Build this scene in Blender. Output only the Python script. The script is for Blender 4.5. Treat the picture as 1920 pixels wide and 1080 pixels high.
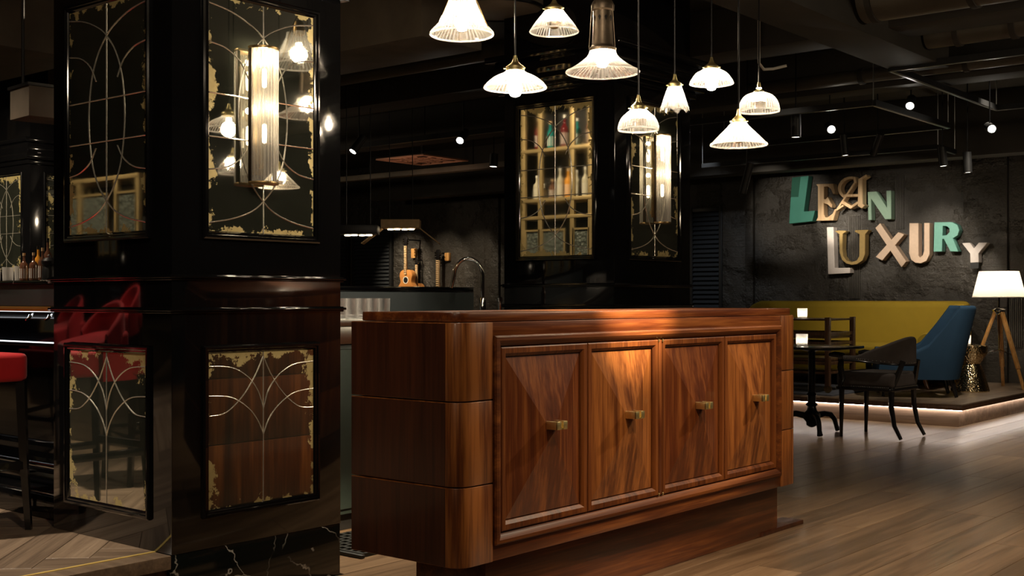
import bpy, bmesh, math, random
from mathutils import Vector, Matrix
random.seed(7)
PI = math.pi
for o in list(bpy.data.objects): bpy.data.objects.remove(o)
SC = bpy.context.scene
C = SC.collection
# ------------------------------------------------------------------ camera
FPX, YAW, H = 2241.0, math.radians(39.7), 1.185
cd = bpy.data.cameras.new('camera'); cam = bpy.data.objects.new('camera', cd); C.objects.link(cam)
cam.location = (0, 0, H); cam.rotation_euler = (PI/2, 0, YAW)
cd.sensor_width = 36; cd.lens = 36*FPX/1920; cd.shift_y = 20/1920; cd.clip_end = 100; cd.clip_start = .05
SC.camera = cam
_R = (math.cos(YAW), math.sin(YAW)); _F = (-math.sin(YAW), math.cos(YAW))
def at(px, py, X=None, Y=None, Z=None):
    """world point on a real plane, measured from the photograph's perspective"""
    l = (px-960)/FPX; v = (l*_R[0]+_F[0], l*_R[1]+_F[1], (560-py)/FPX)
    t = X/v[0] if X is not None else Y/v[1] if Y is not None else (Z-H)/v[2]
    return Vector((v[0]*t, v[1]*t, v[2]*t+H))
# ------------------------------------------------------------------ world, exposure, room and fill lights
w = bpy.data.worlds.new('world'); SC.world = w; w.use_nodes = True
w.node_tree.nodes['Background'].inputs[0].default_value = (.8, .85, 1, 1)
w.node_tree.nodes['Background'].inputs[1].default_value = .004
SC.view_settings.view_transform = 'Standard'; SC.view_settings.look = 'None'
SC.view_settings.exposure = 0.3; SC.view_settings.gamma = 1.0; SC.view_settings.use_curve_mapping = False
SC.cycles.use_denoising = True
SC.cycles.sample_clamp_indirect = 4.0; SC.cycles.sample_clamp_direct = 0
SC.cycles.caustics_reflective = False; SC.cycles.caustics_refractive = False
SC.cycles.max_bounces = 10; SC.cycles.transparent_max_bounces = 16; SC.cycles.blur_glossy = .5
WARM = (1, .80, .56)
def light(kind, loc, energy, color=WARM, size=.05, target=None, angle=60, blend=.5):
    l = bpy.data.lights.new(kind.lower()+'_light', kind); l.energy = energy; l.color = color
    o = bpy.data.objects.new(kind.lower()+'_light', l); C.objects.link(o); o.location = loc
    if kind != 'AREA': l.shadow_soft_size = size
    if kind == 'SPOT': l.spot_size = math.radians(angle); l.spot_blend = blend
    if target is not None:
        o.rotation_euler = (Vector(target)-Vector(loc)).to_track_quat('-Z', 'Y').to_euler()
    return o
# ceiling spots, with unseen lamps added as fill among them
light('SPOT', (-1.25, 6.6, 3.15), 330, WARM, .05, (-2.75, 4.3, .75), 36, .8)
light('SPOT', (-1.1, 4.3, 3.1), 2300, (1, .78, .5), .03, (-2.74, 4.15, 1.34), 16, .9)
light('SPOT', (-7.4, 12.0, 3.3), 60, (.9, .95, 1), .03, (-8.1, 14.2, 1.2), 50, 1)  # unseen spot, added to lift the dark shutter
light('SPOT', (-5.2, 1.2, 3.3), 420, (1, .84, .66), .05, (-4.9, 1.7, .2), 62, .8)
light('SPOT', (-6.2, 1.9, 3.35), 160, (1, .82, .62), .04, (-6.2, 3.05, 1.3), 50, .8)  # added, no fitting seen: brightens the bottles on the bar
light('SPOT', (-1.6, 6.3, 3.3), 260, (1, .80, .58), .06, (-1.5, 5.9, 0), 75, 1)
light('SPOT', (-1.2, 9.6, 3.3), 520, (1, .88, .72), .06, (-1.9, 10.2, 0), 75, 1)
light('SPOT', (-.6, 3.2, 3.3), 300, (1, .74, .48), .06, (-2.0, 4.6, 0), 65, 1)
light('SPOT', (-4.35, 4.7, 3.4), 420, (1, .80, .56), .05, (-3.75, 4.3, .6), 60, .9)  # added over the bench to light the counter back for the mirror
light('SPOT', (-4.6, 5.2, 3.4), 160, (1, .9, .78), .05, (-4.75, 4.5, 1.0), 50, .9)
light('SPOT', (-3.0, .4, 3.4), 35, (1, .78, .55), .06, (-3.1, 3.0, .8), 50, 1)
light('SPOT', (-4.9, 8.9, 3.4), 80, (1, .86, .68), .05, (-4.5, 9.9, .4), 60, 1)  # unseen, added to brighten the bistro table and trolley
light('SPOT', (-3.4, 11.2, 3.4), 200, (1, .88, .72), .05, (-4.5, 12.1, .5), 55, 1)
light('SPOT', (-4.6, 11.6, 3.3), 190, (1, .86, .68), .05, (-5.3, 13.4, .8), 50, 1)
light('SPOT', (-9.6, 3.2, 2.9), 420, (1, .82, .58), .05, (-10.9, 5.6, 1.9), 55, .9)  # added without a seen source, lights the distant pillar's mirrors
light('SPOT', (-1.0, 1.2, 3.4), 160, (1, .80, .58), .08, (-3.9, 3.0, 1.9), 70, 1)
light('POINT', (-1.0, -1.5, 3.0), 28, WARM, .12)  # unseen fill point, added for ambient light
light('POINT', (.6, 8.0, 2.8), 60, WARM, .12)  # added fill that brightens the ceiling ducts
light('SPOT', (-9.0, .9, 3.4), 200, WARM, .12, (-9.0, 1.6, 0), 120, 1)  # unseen wide spot, added as fill
light('POINT', (-13.0, 8.6, 2.7), 30, WARM, .10)  # added fill point, no lamp seen there
# wall washers on the sign wall
def wash(x, z, e, ang=36, tx=0, y=11.3): light('SPOT', (x+.5, y, 2.66), e, (1, .88, .72), .03, (x+tx, 14.2, z), ang, .8)
# ------------------------------------------------------------------ material helpers
class NT:
    def __init__(s, name):
        s.m = bpy.data.materials.new(name); s.m.use_nodes = True
        s.t = s.m.node_tree; s.t.nodes.clear(); s.out = s.t.nodes.new('ShaderNodeOutputMaterial')
    def n(s, kind, **kw):
        nd = s.t.nodes.new('ShaderNode'+kind)
        for k, v in kw.items():
            if k.startswith('_'): setattr(nd, k[1:], v)
            else:
                key = int(k[1:]) if k[0] == 'i' and k[1:].isdigit() else k.replace('__', ' ')
                s.link(v, nd.inputs[key])
        return nd
    def link(s, v, inp):
        if isinstance(v, bpy.types.NodeSocket): s.t.links.new(v, inp)
        elif isinstance(v, bpy.types.Node): s.t.links.new(v.outputs[0], inp)
        elif isinstance(v, (tuple, list)) and len(v) == 3 and inp.type == 'RGBA': inp.default_value = (*v, 1)
        else: inp.default_value = v
    def ramp(s, fac, stops):
        r = s.n('ValToRGB', Fac=fac); e = r.color_ramp.elements
        while len(e) < len(stops): e.new(.5)
        for el, (p, c) in zip(e, stops): el.position = p; el.color = (*c, 1) if len(c) == 3 else c
        return r.outputs[0]
    def math(s, op, a, b=0.0, clamp=False):
        return s.n('Math', _operation=op, _use_clamp=clamp, i0=a, i1=b).outputs[0]
    def mix(s, fac, a, b):
        m = s.n('Mix', _data_type='RGBA'); s.link(fac, m.inputs[0]); s.link(a, m.inputs[6]); s.link(b, m.inputs[7])
        return m.outputs[2]
    def bsdf(s, **kw): return s.n('BsdfPrincipled', **kw)
    def done(s, sh): s.link(sh, s.out.inputs[0]); return s.m
def plain(name, col, rough=.5, metal=0.0, noise=0.0, scale=30, bump=0.0, coat=0.0, spec=.5, emis=None, es=0):
    t = NT(name); kw = {}
    c = col
    if noise or bump:
        co = t.n('TexCoord').outputs['Object']; nz = t.n('TexNoise', Vector=co, Scale=scale, Detail=6.0).outputs[0]
        if noise: c = t.mix(nz, tuple(v*(1-noise) for v in col), tuple(min(1, v*(1+noise)) for v in col))
        if bump: kw['Normal'] = t.n('Bump', Strength=bump, Distance=.01, Height=nz).outputs[0]
    b = t.bsdf(Base__Color=c, Roughness=rough, Metallic=metal, Specular__IOR__Level=spec, **kw)
    b.inputs['Coat Weight'].default_value = coat; b.inputs['Coat Roughness'].default_value = .05
    if emis: b.inputs['Emission Color'].default_value = (*emis, 1); b.inputs['Emission Strength'].default_value = es
    return t.done(b)
def wood(name, dark, mid, lite, axis=2, scale=1.0, rough=.28, coat=.5, stripe=1.0, rnd=False, coord='Object', bump=.08):
    """grain runs along axis"""
    t = NT(name); co = t.n('TexCoord').outputs[coord]
    if rnd:
        r = t.n('ObjectInfo').outputs['Random']
        off = t.n('CombineXYZ', X=t.math('MULTIPLY', r, 37.0), Y=t.math('MULTIPLY', r, 91.0), Z=t.math('MULTIPLY', r, 53.0))
        co = t.n('VectorMath', _operation='ADD', i0=co, i1=off).outputs[0]
    sc = [9*scale]*3; sc[axis] = .55*scale
    mp = t.n('Mapping', Vector=co, Scale=tuple(sc)).outputs[0]
    wv = t.n('TexNoise', Vector=mp, Scale=1.6, Detail=3.0, Roughness=.55, Distortion=.6).outputs[0]
    sc2 = [60*scale]*3; sc2[axis] = 2.2*scale
    fine = t.n('TexNoise', Vector=t.n('Mapping', Vector=co, Scale=tuple(sc2)).outputs[0], Scale=2.0, Detail=5.0, Roughness=.6).outputs[0]
    sc3 = [22*scale]*3; sc3[axis] = .8*scale
    md = t.n('TexNoise', Vector=t.n('Mapping', Vector=co, Scale=tuple(sc3)).outputs[0], Scale=1.5, Detail=3.0, Distortion=.4).outputs[0]
    f = t.math('ADD', t.math('MULTIPLY', wv, .5*stripe), t.math('ADD', t.math('MULTIPLY', md, .35), t.math('MULTIPLY', fine, .3)))
    if rnd: f = t.math('ADD', f, t.math('MULTIPLY', t.math('SUBTRACT', r, .5), .22))
    col = t.ramp(f, [(.40, dark), (.56, mid), (.74, lite)])
    b = t.bsdf(Base__Color=col, Roughness=t.math('ADD', rough-.06, t.math('MULTIPLY', fine, .14)), Normal=t.n('Bump', Strength=bump, Distance=.004, Height=fine).outputs[0])
    b.inputs['Coat Weight'].default_value = coat; b.inputs['Coat Roughness'].default_value = .12
    return t.done(b)
def glow(name, col, s):
    t = NT(name); return t.done(t.n('Emission', Color=col, Strength=s))
def shade_glass(name, tint=(1, .97, .92), tr=.45, tl=.4, ribs=0):
    t = NT(name)
    lw = t.n('LayerWeight', Blend=.35).outputs['Facing']
    a = t.n('MixShader', Fac=.5, i1=t.n('BsdfTranslucent', Color=tint), i2=t.n('BsdfDiffuse', Color=tint))
    g = t.n('MixShader', Fac=t.math('ADD', t.math('MULTIPLY', lw, .55), tl, True), i1=t.n('BsdfTransparent', Color=(.97, .97, .97)), i2=a)
    h = t.n('MixShader', Fac=.12, i1=g, i2=t.n('BsdfGlossy', Color=(1, 1, 1), Roughness=.08))
    return t.done(h)
def mirror_mat(name, ax, blot=1.0, tint=(.60, .60, .54), seed=0.0):
    """antiqued mirror: silvering lost along the edges in gilt-coloured patches"""
    t = NT(name); g = t.n('SeparateXYZ', Vector=t.n('TexCoord').outputs['Generated'])
    u, v = g.outputs[ax], g.outputs[2]
    co = t.n('VectorMath', _operation='ADD', i0=t.n('TexCoord').outputs['Object'], i1=(seed, seed*1.7, seed*.3)).outputs[0]
    du = t.math('MINIMUM', u, t.math('SUBTRACT', 1.0, u)); dv = t.math('MINIMUM', v, t.math('SUBTRACT', 1.0, v))
    d = t.math('MINIMUM', du, t.math('MULTIPLY', dv, 1.5))
    n1 = t.n('TexNoise', Vector=co, Scale=17.0, Detail=9.0, Roughness=.72).outputs[0]
    n2 = t.n('TexNoise', Vector=co, Scale=4.6, Detail=3.0).outputs[0]
    n3 = t.n('TexNoise', Vector=co, Scale=60.0, Detail=3.0, Roughness=.6).outputs[0]
    thr = t.math('SUBTRACT', t.math('ADD', t.math('MULTIPLY', n1, .75*blot), t.math('MULTIPLY', n2, .62*blot)), t.math('ADD', t.math('MULTIPLY', d, 2.5), .665*blot-.01))
    mask = t.n('MapRange', Value=thr, i1=0.0, i2=.012, i3=0.0, i4=1.0).outputs[0]
    spk = t.n('MapRange', Value=t.math('SUBTRACT', t.math('ADD', n3, t.math('MULTIPLY', n1, .35)), t.math('MULTIPLY', d, .28)), i1=.895, i2=.915, i3=0.0, i4=1.0).outputs[0]
    mask = t.math('MAXIMUM', mask, spk)
    haze = t.n('MapRange', Value=n2, i1=.35, i2=.75, i3=.015, i4=.06).outputs[0]
    mir = t.n('MixShader', Fac=t.math('ADD', .03, t.math('MULTIPLY', n2, .09)), i1=t.bsdf(Base__Color=tint, Metallic=1.0, Roughness=haze), i2=t.n('BsdfDiffuse', Color=(.20, .22, .17)))  # grey-green diffuse share paints bloom haze into the mirror colour
    gold = t.bsdf(Base__Color=t.mix(n1, (.30, .23, .07), (.62, .52, .26)), Metallic=.35, Roughness=.42)
    return t.done(t.n('MixShader', Fac=mask, i1=mir, i2=gold))
M = {}
M['lacquer'] = plain('black_lacquer', (.0035, .0035, .004), .07, noise=.3, scale=4, coat=.6)
M['slat'] = plain('slat_paint', (.035, .038, .042), .35, 0)
M['black'] = plain('black_paint', (.012, .012, .012), .45, noise=.3)
M['black_metal'] = plain('black_metal', (.012, .012, .013), .28, .6)
M['ceil'] = plain('ceiling_black', (.035, .031, .025), .7, noise=.5, scale=3)
M['ceil2'] = plain('ceiling_brown_black', (.14, .115, .085), .6, noise=.5, scale=4)
M['duct'] = plain('duct_grey', (.10, .088, .068), .45, .2, noise=.4, scale=3)
M['brass'] = plain('brass', (.95, .74, .36), .36, 1.0, noise=.2, scale=20)
M['gilt'] = plain('gilded_metal', (.50, .37, .17), .45, .55, noise=.3, scale=14)
M['dark_rail'] = plain('dark_bronze', (.05, .035, .02), .3, .8)
M['brass_dark'] = plain('aged_brass', (.35, .24, .11), .35, 1.0, noise=.4, scale=25)
M['bronze'] = plain('dull_bronze', (.22, .17, .12), .45, .85, noise=.4, scale=30)
M['chrome'] = plain('chrome', (.75, .75, .75), .06, 1.0)
M['steel'] = plain('steel', (.48, .49, .47), .3, 1.0, noise=.15, scale=8)
M['lead'] = plain('bevelled_line', (.80, .76, .66), .24, .8)
M['bulb'] = glow('bulb_glow', (1, .82, .58), 90)
M['tube'] = glow('tube_glow', (1, .80, .52), 7)
M['lens'] = glow('lens_glow', (1, .93, .80), 45)
M['lens_dim'] = glow('lens_dim_glow', (1, .93, .80), 4)
M['led'] = glow('led_glow', (1, .88, .78), 17)
M['led_cool'] = glow('led_cool_glow', (.9, .95, 1), 2.2)
M['shade'] = shade_glass('ribbed_glass', tl=.16)
M['rod'] = shade_glass('rod_glass', (1, .96, .88), tl=.20)
M['shadecloth'] = NT('lamp_shade_cloth')
_t = M['shadecloth']; _c = _t.n('MixShader', Fac=.6, i1=_t.n('BsdfDiffuse', Color=(.85, .78, .68)), i2=_t.n('BsdfTranslucent', Color=(.95, .85, .72)))
M['shadecloth'] = _t.done(_c)
SD, SM, SL = (.036, .008, .003), (.105, .025, .006), (.27, .088, .020)
for _ax, _nm in ((0, 'x'), (1, 'y'), (2, 'z')): M['w'+_nm] = wood('mahogany_'+_nm, SD, SM, SL, _ax, 1.0, .33, .25)
M['wz2'] = wood('mahogany_stripe', (.036, .009, .003), (.12, .034, .008), (.34, .12, .028), 2, 1.3, .33, .25, 1.25)
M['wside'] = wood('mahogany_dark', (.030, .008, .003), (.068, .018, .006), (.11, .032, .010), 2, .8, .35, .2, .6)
M['wframe'] = wood('mahogany_frame', (.036, .009, .003), (.105, .029, .007), (.24, .078, .017), 2, 1.0, .44, .0)
M['wframe_y'] = wood('mahogany_frame_y', (.036, .009, .003), (.105, .029, .007), (.24, .078, .017), 1, 1.0, .44, .0)
for _k in ('wframe', 'wframe_y'): M[_k].node_tree.nodes['Principled BSDF'].inputs['Specular IOR Level'].default_value = .2
M['floor'] = wood('oak_floor', (.095, .060, .034), (.185, .118, .068), (.29, .195, .115), 1, .8, .30, .15, .8, rnd=True, bump=.25)
M['parq'] = wood('oak_parquet', (.125, .088, .060), (.23, .165, .112), (.35, .26, .18), 0, .8, .34, .1, .8, rnd=True, bump=.25)
M['oak'] = wood('oak_leg', (.30, .13, .035), (.55, .27, .08), (.78, .46, .18), 2, 2.0, .3, .3)
M['darkwood'] = wood('dark_wood', (.02, .010, .006), (.05, .024, .012), (.10, .05, .025), 2, 2.0, .35, .3)
M['cartwood'] = wood('cart_wood', (.04, .018, .008), (.09, .042, .02), (.17, .09, .045), 2, 2.0, .35, .3)
M['ebony'] = plain('ebonised_wood', (.010, .009, .009), .22, 0, noise=.4, coat=.3)
M['red'] = plain('red_velvet', (.42, .008, .012), .75, 0, noise=.25, scale=8, spec=.3)
M['red'].node_tree.nodes['Principled BSDF'].inputs['Sheen Weight'].default_value = .12
M['mustard'] = plain('mustard_velvet', (.25, .17, .013), .8, 0, noise=.12, scale=5, spec=.2)
M['blue'] = plain('blue_felt', (.024, .060, .110), .85, 0, noise=.12, scale=6, spec=.2)
M['taupe'] = plain('brown_velvet', (.055, .045, .040), .85, 0, noise=.35, scale=12, spec=.3)
M['rug'] = plain('rug_weave', (.060, .062, .075), .95, 0, noise=.8, scale=9)
M['rubber'] = plain('rubber', (.012, .014, .012), .5)
M['greybar'] = plain('bar_grey_panel', (.045, .055, .055), .5, 0, noise=.1, scale=5)
M['greenpanel'] = plain('green_grey_panel', (.030, .042, .036), .4, 0, noise=.35, scale=6)
M['white'] = plain('white_card', (.8, .8, .78), .6)
M['gold'] = plain('hammered_gold', (.75, .55, .28), .16, 1.0)
_t = NT('hammered_gold2'); _v = _t.n('TexVoronoi', Vector=_t.n('TexCoord').outputs['Object'], Scale=55.0)
M['gold'] = _t.done(_t.bsdf(Base__Color=(.72, .56, .32), Metallic=1.0, Roughness=.16, Normal=_t.n('Bump', Strength=.5, Distance=.01, Height=_v.outputs[0]).outputs[0]))
_t = NT('textured_pane'); _v = _t.n('TexVoronoi', Vector=_t.n('TexCoord').outputs['Object'], Scale=45.0)
M['pane'] = _t.done(_t.bsdf(Base__Color=_t.mix(_v.outputs[0], (.24, .27, .24), (.05, .06, .05)), Metallic=.3, Roughness=.25, Normal=_t.n('Bump', Strength=1.0, Distance=.01, Height=_v.outputs[0]).outputs[0]))
def glass(name, col=(1, 1, 1), rough=.03):
    t = NT(name); return t.done(t.bsdf(Base__Color=col, Roughness=rough, Transmission__Weight=1.0, IOR=1.45))
M['glass'] = glass('clear_glass')
M['crystal'] = shade_glass('crystal_glass', (1, .97, .93), tl=.35)
M['thin_glass'] = shade_glass('thin_glass', tl=.04)
M['amber'] = glass('amber_glass', (.55, .22, .05)); M['teal'] = glass('teal_glass', (.02, .35, .32)); M['redglass'] = glass('red_glass', (.30, .01, .02))
M['orange_liq'] = plain('orange_liqueur', (.85, .36, .04), .15, coat=.5); M['pale_liq'] = plain('pale_bottle', (.62, .58, .44), .15, coat=.5)
M['brown_liq'] = plain('brown_bottle', (.16, .07, .04), .12, coat=.6); M['wine'] = plain('wine_bottle', (.14, .010, .014), .12, coat=.6)
M['tealb'] = plain('teal_bottle', (.012, .20, .19), .1, coat=.8); M['dkgreen'] = plain('green_bottle', (.02, .05, .02), .12, coat=.6)
M['cork'] = plain('cork', (.62, .42, .22), .8, noise=.3); M['label'] = plain('paper_label', (.78, .76, .68), .7)
# marble
_t = NT('black_marble'); _co = _t.n('TexCoord').outputs['Object']
_wp = _t.n('VectorMath', _operation='ADD', i0=_co, i1=_t.n('VectorMath', _operation='SCALE', i0=_t.n('TexNoise', Vector=_co, Scale=3.0, Detail=5.0).outputs[1], Scale=.55).outputs[0]).outputs[0]
_mp = _t.n('Mapping', Vector=_wp, Rotation=(0.75, 0, 0), Scale=(1.0, 1.3, .9)).outputs[0]
_vv = _t.n('TexVoronoi', _feature='DISTANCE_TO_EDGE', Vector=_mp, Scale=3.6).outputs[0]
_msk = _t.math('MULTIPLY', _t.n('MapRange', Value=_vv, i1=0.0, i2=.016, i3=1.0, i4=0.0).outputs[0], _t.n('MapRange', Value=_t.n('TexNoise', Vector=_co, Scale=5.0).outputs[0], i1=.36, i2=.56, i3=0.0, i4=1.0).outputs[0])
M['marble'] = _t.done(_t.bsdf(Base__Color=_t.mix(_msk, (.006, .008, .007), (.55, .53, .48)), Roughness=.09, Coat__Weight=.3))
# rough dark wall
def wallmat(name, c0, c1, bricks=True, sc=1.0):
    t = NT(name); co = t.n('TexCoord').outputs['Object']
    mp = t.n('Mapping', Vector=co, Rotation=(PI/2, 0, 0)).outputs[0]
    n1 = t.n('TexNoise', Vector=co, Scale=1.1*sc, Detail=8.0, Roughness=.62).outputs[0]
    n2 = t.n('TexNoise', Vector=co, Scale=9.0*sc, Detail=8.0, Roughness=.7).outputs[0]
    br = t.n('TexBrick', Vector=mp, Scale=1.0, Mortar__Size=.008, Brick__Width=.25, Row__Height=.075, Color1=(1, 1, 1), Color2=(.7, .7, .7), Mortar=(0, 0, 0)).outputs[0]
    area = t.n('MapRange', Value=n1, i1=.46, i2=.56, i3=0.0, i4=1.0).outputs[0]
    h = t.math('ADD', t.math('MULTIPLY', n2, .8), t.math('ADD', t.math('MULTIPLY', t.math('MULTIPLY', br, area), .9 if bricks else 0.0), t.math('MULTIPLY', area, .6)))
    col = t.mix(t.math('MULTIPLY', t.math('ADD', n1, n2), .5), c0, c1)
    b = t.bsdf(Base__Color=col, Roughness=t.n('MapRange', Value=n2, i1=.3, i2=.7, i3=.30, i4=.62).outputs[0], Normal=t.n('Bump', Strength=1.0, Distance=.025, Height=h).outputs[0])
    return t.done(b)
M['wall'] = wallmat('painted_rough_wall', (.016, .014, .011), (.060, .052, .042))
M['wall_plain'] = plain('dark_wall', (.014, .013, .012), .6, noise=.5, scale=2)
M['fluted'] = plain('fluted_panel_paint', (.05, .044, .036), .5, noise=.3)
# ------------------------------------------------------------------ mesh builder
class MB:
    def __init__(s): s.b = bmesh.new()
    def box(s, x0, x1, y0, y1, z0, z1, mtx=None):
        vs = [s.b.verts.new((x, y, z)) for x in (x0, x1) for y in (y0, y1) for z in (z0, z1)]
        for f in ((0, 1, 3, 2), (4, 6, 7, 5), (0, 4, 5, 1), (2, 3, 7, 6), (0, 2, 6, 4), (1, 5, 7, 3)): s.b.faces.new([vs[i] for i in f])
        if mtx is not None: bmesh.ops.transform(s.b, matrix=mtx, verts=vs)
        return s
    def bar(s, a, b, w=.02, h=None, up=(0, 0, 1)):
        """square-section bar from a to b"""
        a, b = Vector(a), Vector(b); d = b-a; L = d.length; h = h or w
        z = d.normalized(); x = Vector(up).cross(z)
        if x.length < 1e-4: x = Vector((1, 0, 0)).cross(z)
        if x.length < 1e-4: x = Vector((0, 1, 0)).cross(z)
        x.normalize(); y = z.cross(x)
        m = Matrix((x, y, z)).transposed().to_4x4(); m.translation = a
        return s.box(-w/2, w/2, -h/2, h/2, 0, L, m)
    def lathe(s, prof, n=24, o=(0, 0, 0), ang=2*PI, a0=0.0, rmod=None, mtx=None, cap=False):
        rings = []; closed = abs(ang-2*PI) < 1e-6; N = n if closed else n+1; new = []
        for (r, z) in prof:
            ring = []
            for i in range(N):
                t = a0+ang*i/n; rr = r*(rmod(i, z) if rmod else 1)
                v = s.b.verts.new((o[0]+rr*math.cos(t), o[1]+rr*math.sin(t), o[2]+z)); ring.append(v); new.append(v)
            rings.append(ring)
        for A, B in zip(rings, rings[1:]):
            for i in range(n):
                j = (i+1) % N
                s.b.faces.new((A[i], A[j], B[j], B[i]))
        if cap and closed:
            s.b.faces.new(rings[0][::-1]); s.b.faces.new(rings[-1])
        if mtx is not None: bmesh.ops.transform(s.b, matrix=mtx, verts=new)
        return s
    def tube(s, pts, r=.01, n=8, cap=True):
        pts = [Vector(p) for p in pts]; rr = r if isinstance(r, (list, tuple)) else [r]*len(pts); rings = []; up = None
        for i, p in enumerate(pts):
            d = (pts[min(i+1, len(pts)-1)]-pts[max(i-1, 0)]).normalized()
            if up is None: up = Vector((0, 0, 1)) if abs(d.z) < .9 else Vector((1, 0, 0))
            x = up.cross(d)
            if x.length < 1e-4: x = Vector((0, 1, 0)).cross(d)
            x.normalize(); y = d.cross(x).normalized(); up = y
            rings.append([s.b.verts.new(p+(x*math.cos(2*PI*k/n)+y*math.sin(2*PI*k/n))*rr[i]) for k in range(n)])
        for A, B in zip(rings, rings[1:]):
            for k in range(n): s.b.faces.new((A[k], A[(k+1) % n], B[(k+1) % n], B[k]))
        if cap: s.b.faces.new(rings[0][::-1]); s.b.faces.new(rings[-1])
        return s
    def prism(s, pts, ax, d0, d1, mtx=None):
        """pts 2-D outline; extruded along axis ax (0: pts=(y,z); 1: pts=(x,z); 2: pts=(x,y))"""
        def V(p, d): return {0: (d, p[0], p[1]), 1: (p[0], d, p[1]), 2: (p[0], p[1], d)}[ax]
        A = [s.b.verts.new(V(p, d0)) for p in pts]; B = [s.b.verts.new(V(p, d1)) for p in pts]; n = len(pts)
        s.b.faces.new(A); s.b.faces.new(B[::-1])
        for i in range(n): s.b.faces.new((A[i], B[i], B[(i+1) % n], A[(i+1) % n]))
        if mtx is not None: bmesh.ops.transform(s.b, matrix=mtx, verts=A+B)
        return s
    def band(s, path, zb, zt, th, lean=None, rnd=.35, cap=True):
        """upholstered band along a 2-D path; zb, zt, th, lean may be lists per point"""
        n = len(path); g = lambda v, i: v[i] if isinstance(v, (list, tuple)) else v; rings = []
        for i, p in enumerate(path):
            a, b = Vector(path[max(i-1, 0)]), Vector(path[min(i+1, n-1)]); d = (b-a).normalized(); nx = Vector((d.y, -d.x))
            t, z0, z1 = g(th, i)/2, g(zb, i), g(zt, i); ln = g(lean, i) if lean else 0; r = min(t*.98, (z1-z0)*.45)
            prof = [(-t, z0), (t, z0)] + [(t-r+r*math.cos(k*PI/8), z1-r+r*math.sin(k*PI/8)) for k in range(0, 5)] + [(-t+r-r*math.sin(k*PI/8), z1-r+r*math.cos(k*PI/8)) for k in range(0, 5)]
            rings.append([s.b.verts.new((p[0]+nx.x*(q+ln*(z-z0)), p[1]+nx.y*(q+ln*(z-z0)), z)) for q, z in prof])
        m = len(rings[0])
        for A, B in zip(rings, rings[1:]):
            for k in range(m): s.b.faces.new((A[k], A[(k+1) % m], B[(k+1) % m], B[k]))
        if cap: s.b.faces.new(rings[0][::-1]); s.b.faces.new(rings[-1])
        return s
    def build(s, name, mat, parent=None, bevel=0.0, smooth=None, seg=2):
        bmesh.ops.remove_doubles(s.b, verts=s.b.verts, dist=1e-6)
        bmesh.ops.recalc_face_normals(s.b, faces=s.b.faces)
        if bevel:
            es = [e for e in s.b.edges if len(e.link_faces) == 2 and e.calc_face_angle(0) > .6]
            bmesh.ops.bevel(s.b, geom=es, offset=bevel, segments=seg, affect='EDGES', profile=.5, clamp_overlap=True)
        me = bpy.data.meshes.new(name); s.b.to_mesh(me); s.b.free()
        me.materials.append(mat)
        me.polygons.foreach_set('use_smooth', [True]*len(me.polygons))
        me.set_sharp_from_angle(angle=smooth if smooth is not None else .6)
        o = bpy.data.objects.new(name, me); C.objects.link(o)
        if parent is not None: o.parent = parent
        return o
def tag(o, label=None, cat=None, group=None, kind=None):
    if label: o['label'] = label
    if cat: o['category'] = cat
    if group: o['group'] = group
    if kind: o['kind'] = kind
    return o
def thing(name, label, cat, loc=(0, 0, 0), rz=0, group=None):
    o = bpy.data.objects.new(name, None); C.objects.link(o); o.location = loc; o.rotation_euler = (0, 0, rz)
    o.empty_display_size = .1
    return tag(o, label, cat, group)
def kids(o): return [c for c in C.objects if c.parent == o]
def dup(root, loc, rz=None, label=None, group=None):
    r = root.copy(); C.objects.link(r); r.location = loc
    if rz is not None: r.rotation_euler = (0, 0, rz)
    if label: r['label'] = label
    if group: r['group'] = group
    for ch in kids(root):
        c = ch.copy(); C.objects.link(c); c.parent = r
        for g in kids(ch):
            d = g.copy(); C.objects.link(d); d.parent = c
    return r
def struct(name, mb, mat, bevel=0): return tag(mb.build(name, mat, None, bevel), kind='structure')
# ------------------------------------------------------------------ setting
LZ = .222                                   # raised bar floor
WY = 14.3
floor = struct('floor', MB().box(-20, 5, -5, WY+.3, -.3, -.012), M['black'])
ceil = struct('ceiling', MB().box(-20, 5, -5, WY+.3, 3.45, 3.6), M['ceil'])
struct('wall_left', MB().box(-20.2, -20, -5, WY+.3, 0, 3.5), M['wall_plain'])
struct('wall_right', MB().box(5, 5.2, -5, WY+.3, 0, 3.5), M['wall_plain'])
struct('wall_front', MB().box(-20, 5, -5.2, -5, 0, 3.5), M['wall_plain'])
struct('wall_back', MB().box(-20, 5, WY, WY+.3, 0, 3.5), M['wall'])
# long floor boards, running towards the lounge
def clip(poly, x0, x1, y0, y1):
    for ax, lim, sg in ((0, x0, 1), (0, x1, -1), (1, y0, 1), (1, y1, -1)):
        out = []
        for i in range(len(poly)):
            a, b = poly[i], poly[(i+1) % len(poly)]; da, db = sg*(a[ax]-lim), sg*(b[ax]-lim)
            if da >= 0: out.append(a)
            if (da >= 0) != (db >= 0):
                t = da/(da-db); out.append((a[0]+(b[0]-a[0])*t, a[1]+(b[1]-a[1])*t))
        poly = out
        if len(poly) < 3: return None
    return poly
def slab(poly, z0, z1, mat, parent, rot=0, name='plank'):
    cx = sum(p[0] for p in poly)/len(poly); cy = sum(p[1] for p in poly)/len(poly)
    c, s = math.cos(-rot), math.sin(-rot)
    loc = [((x-cx)*c-(y-cy)*s, (x-cx)*s+(y-cy)*c) for x, y in poly]
    o = MB().prism(loc, 2, 0, z1-z0).build(name, mat, parent, .0012, seg=1)
    o.location = (cx, cy, z0); o.rotation_euler = (0, 0, rot); return o
BW = .215
i = 0; x = -3.84
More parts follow.
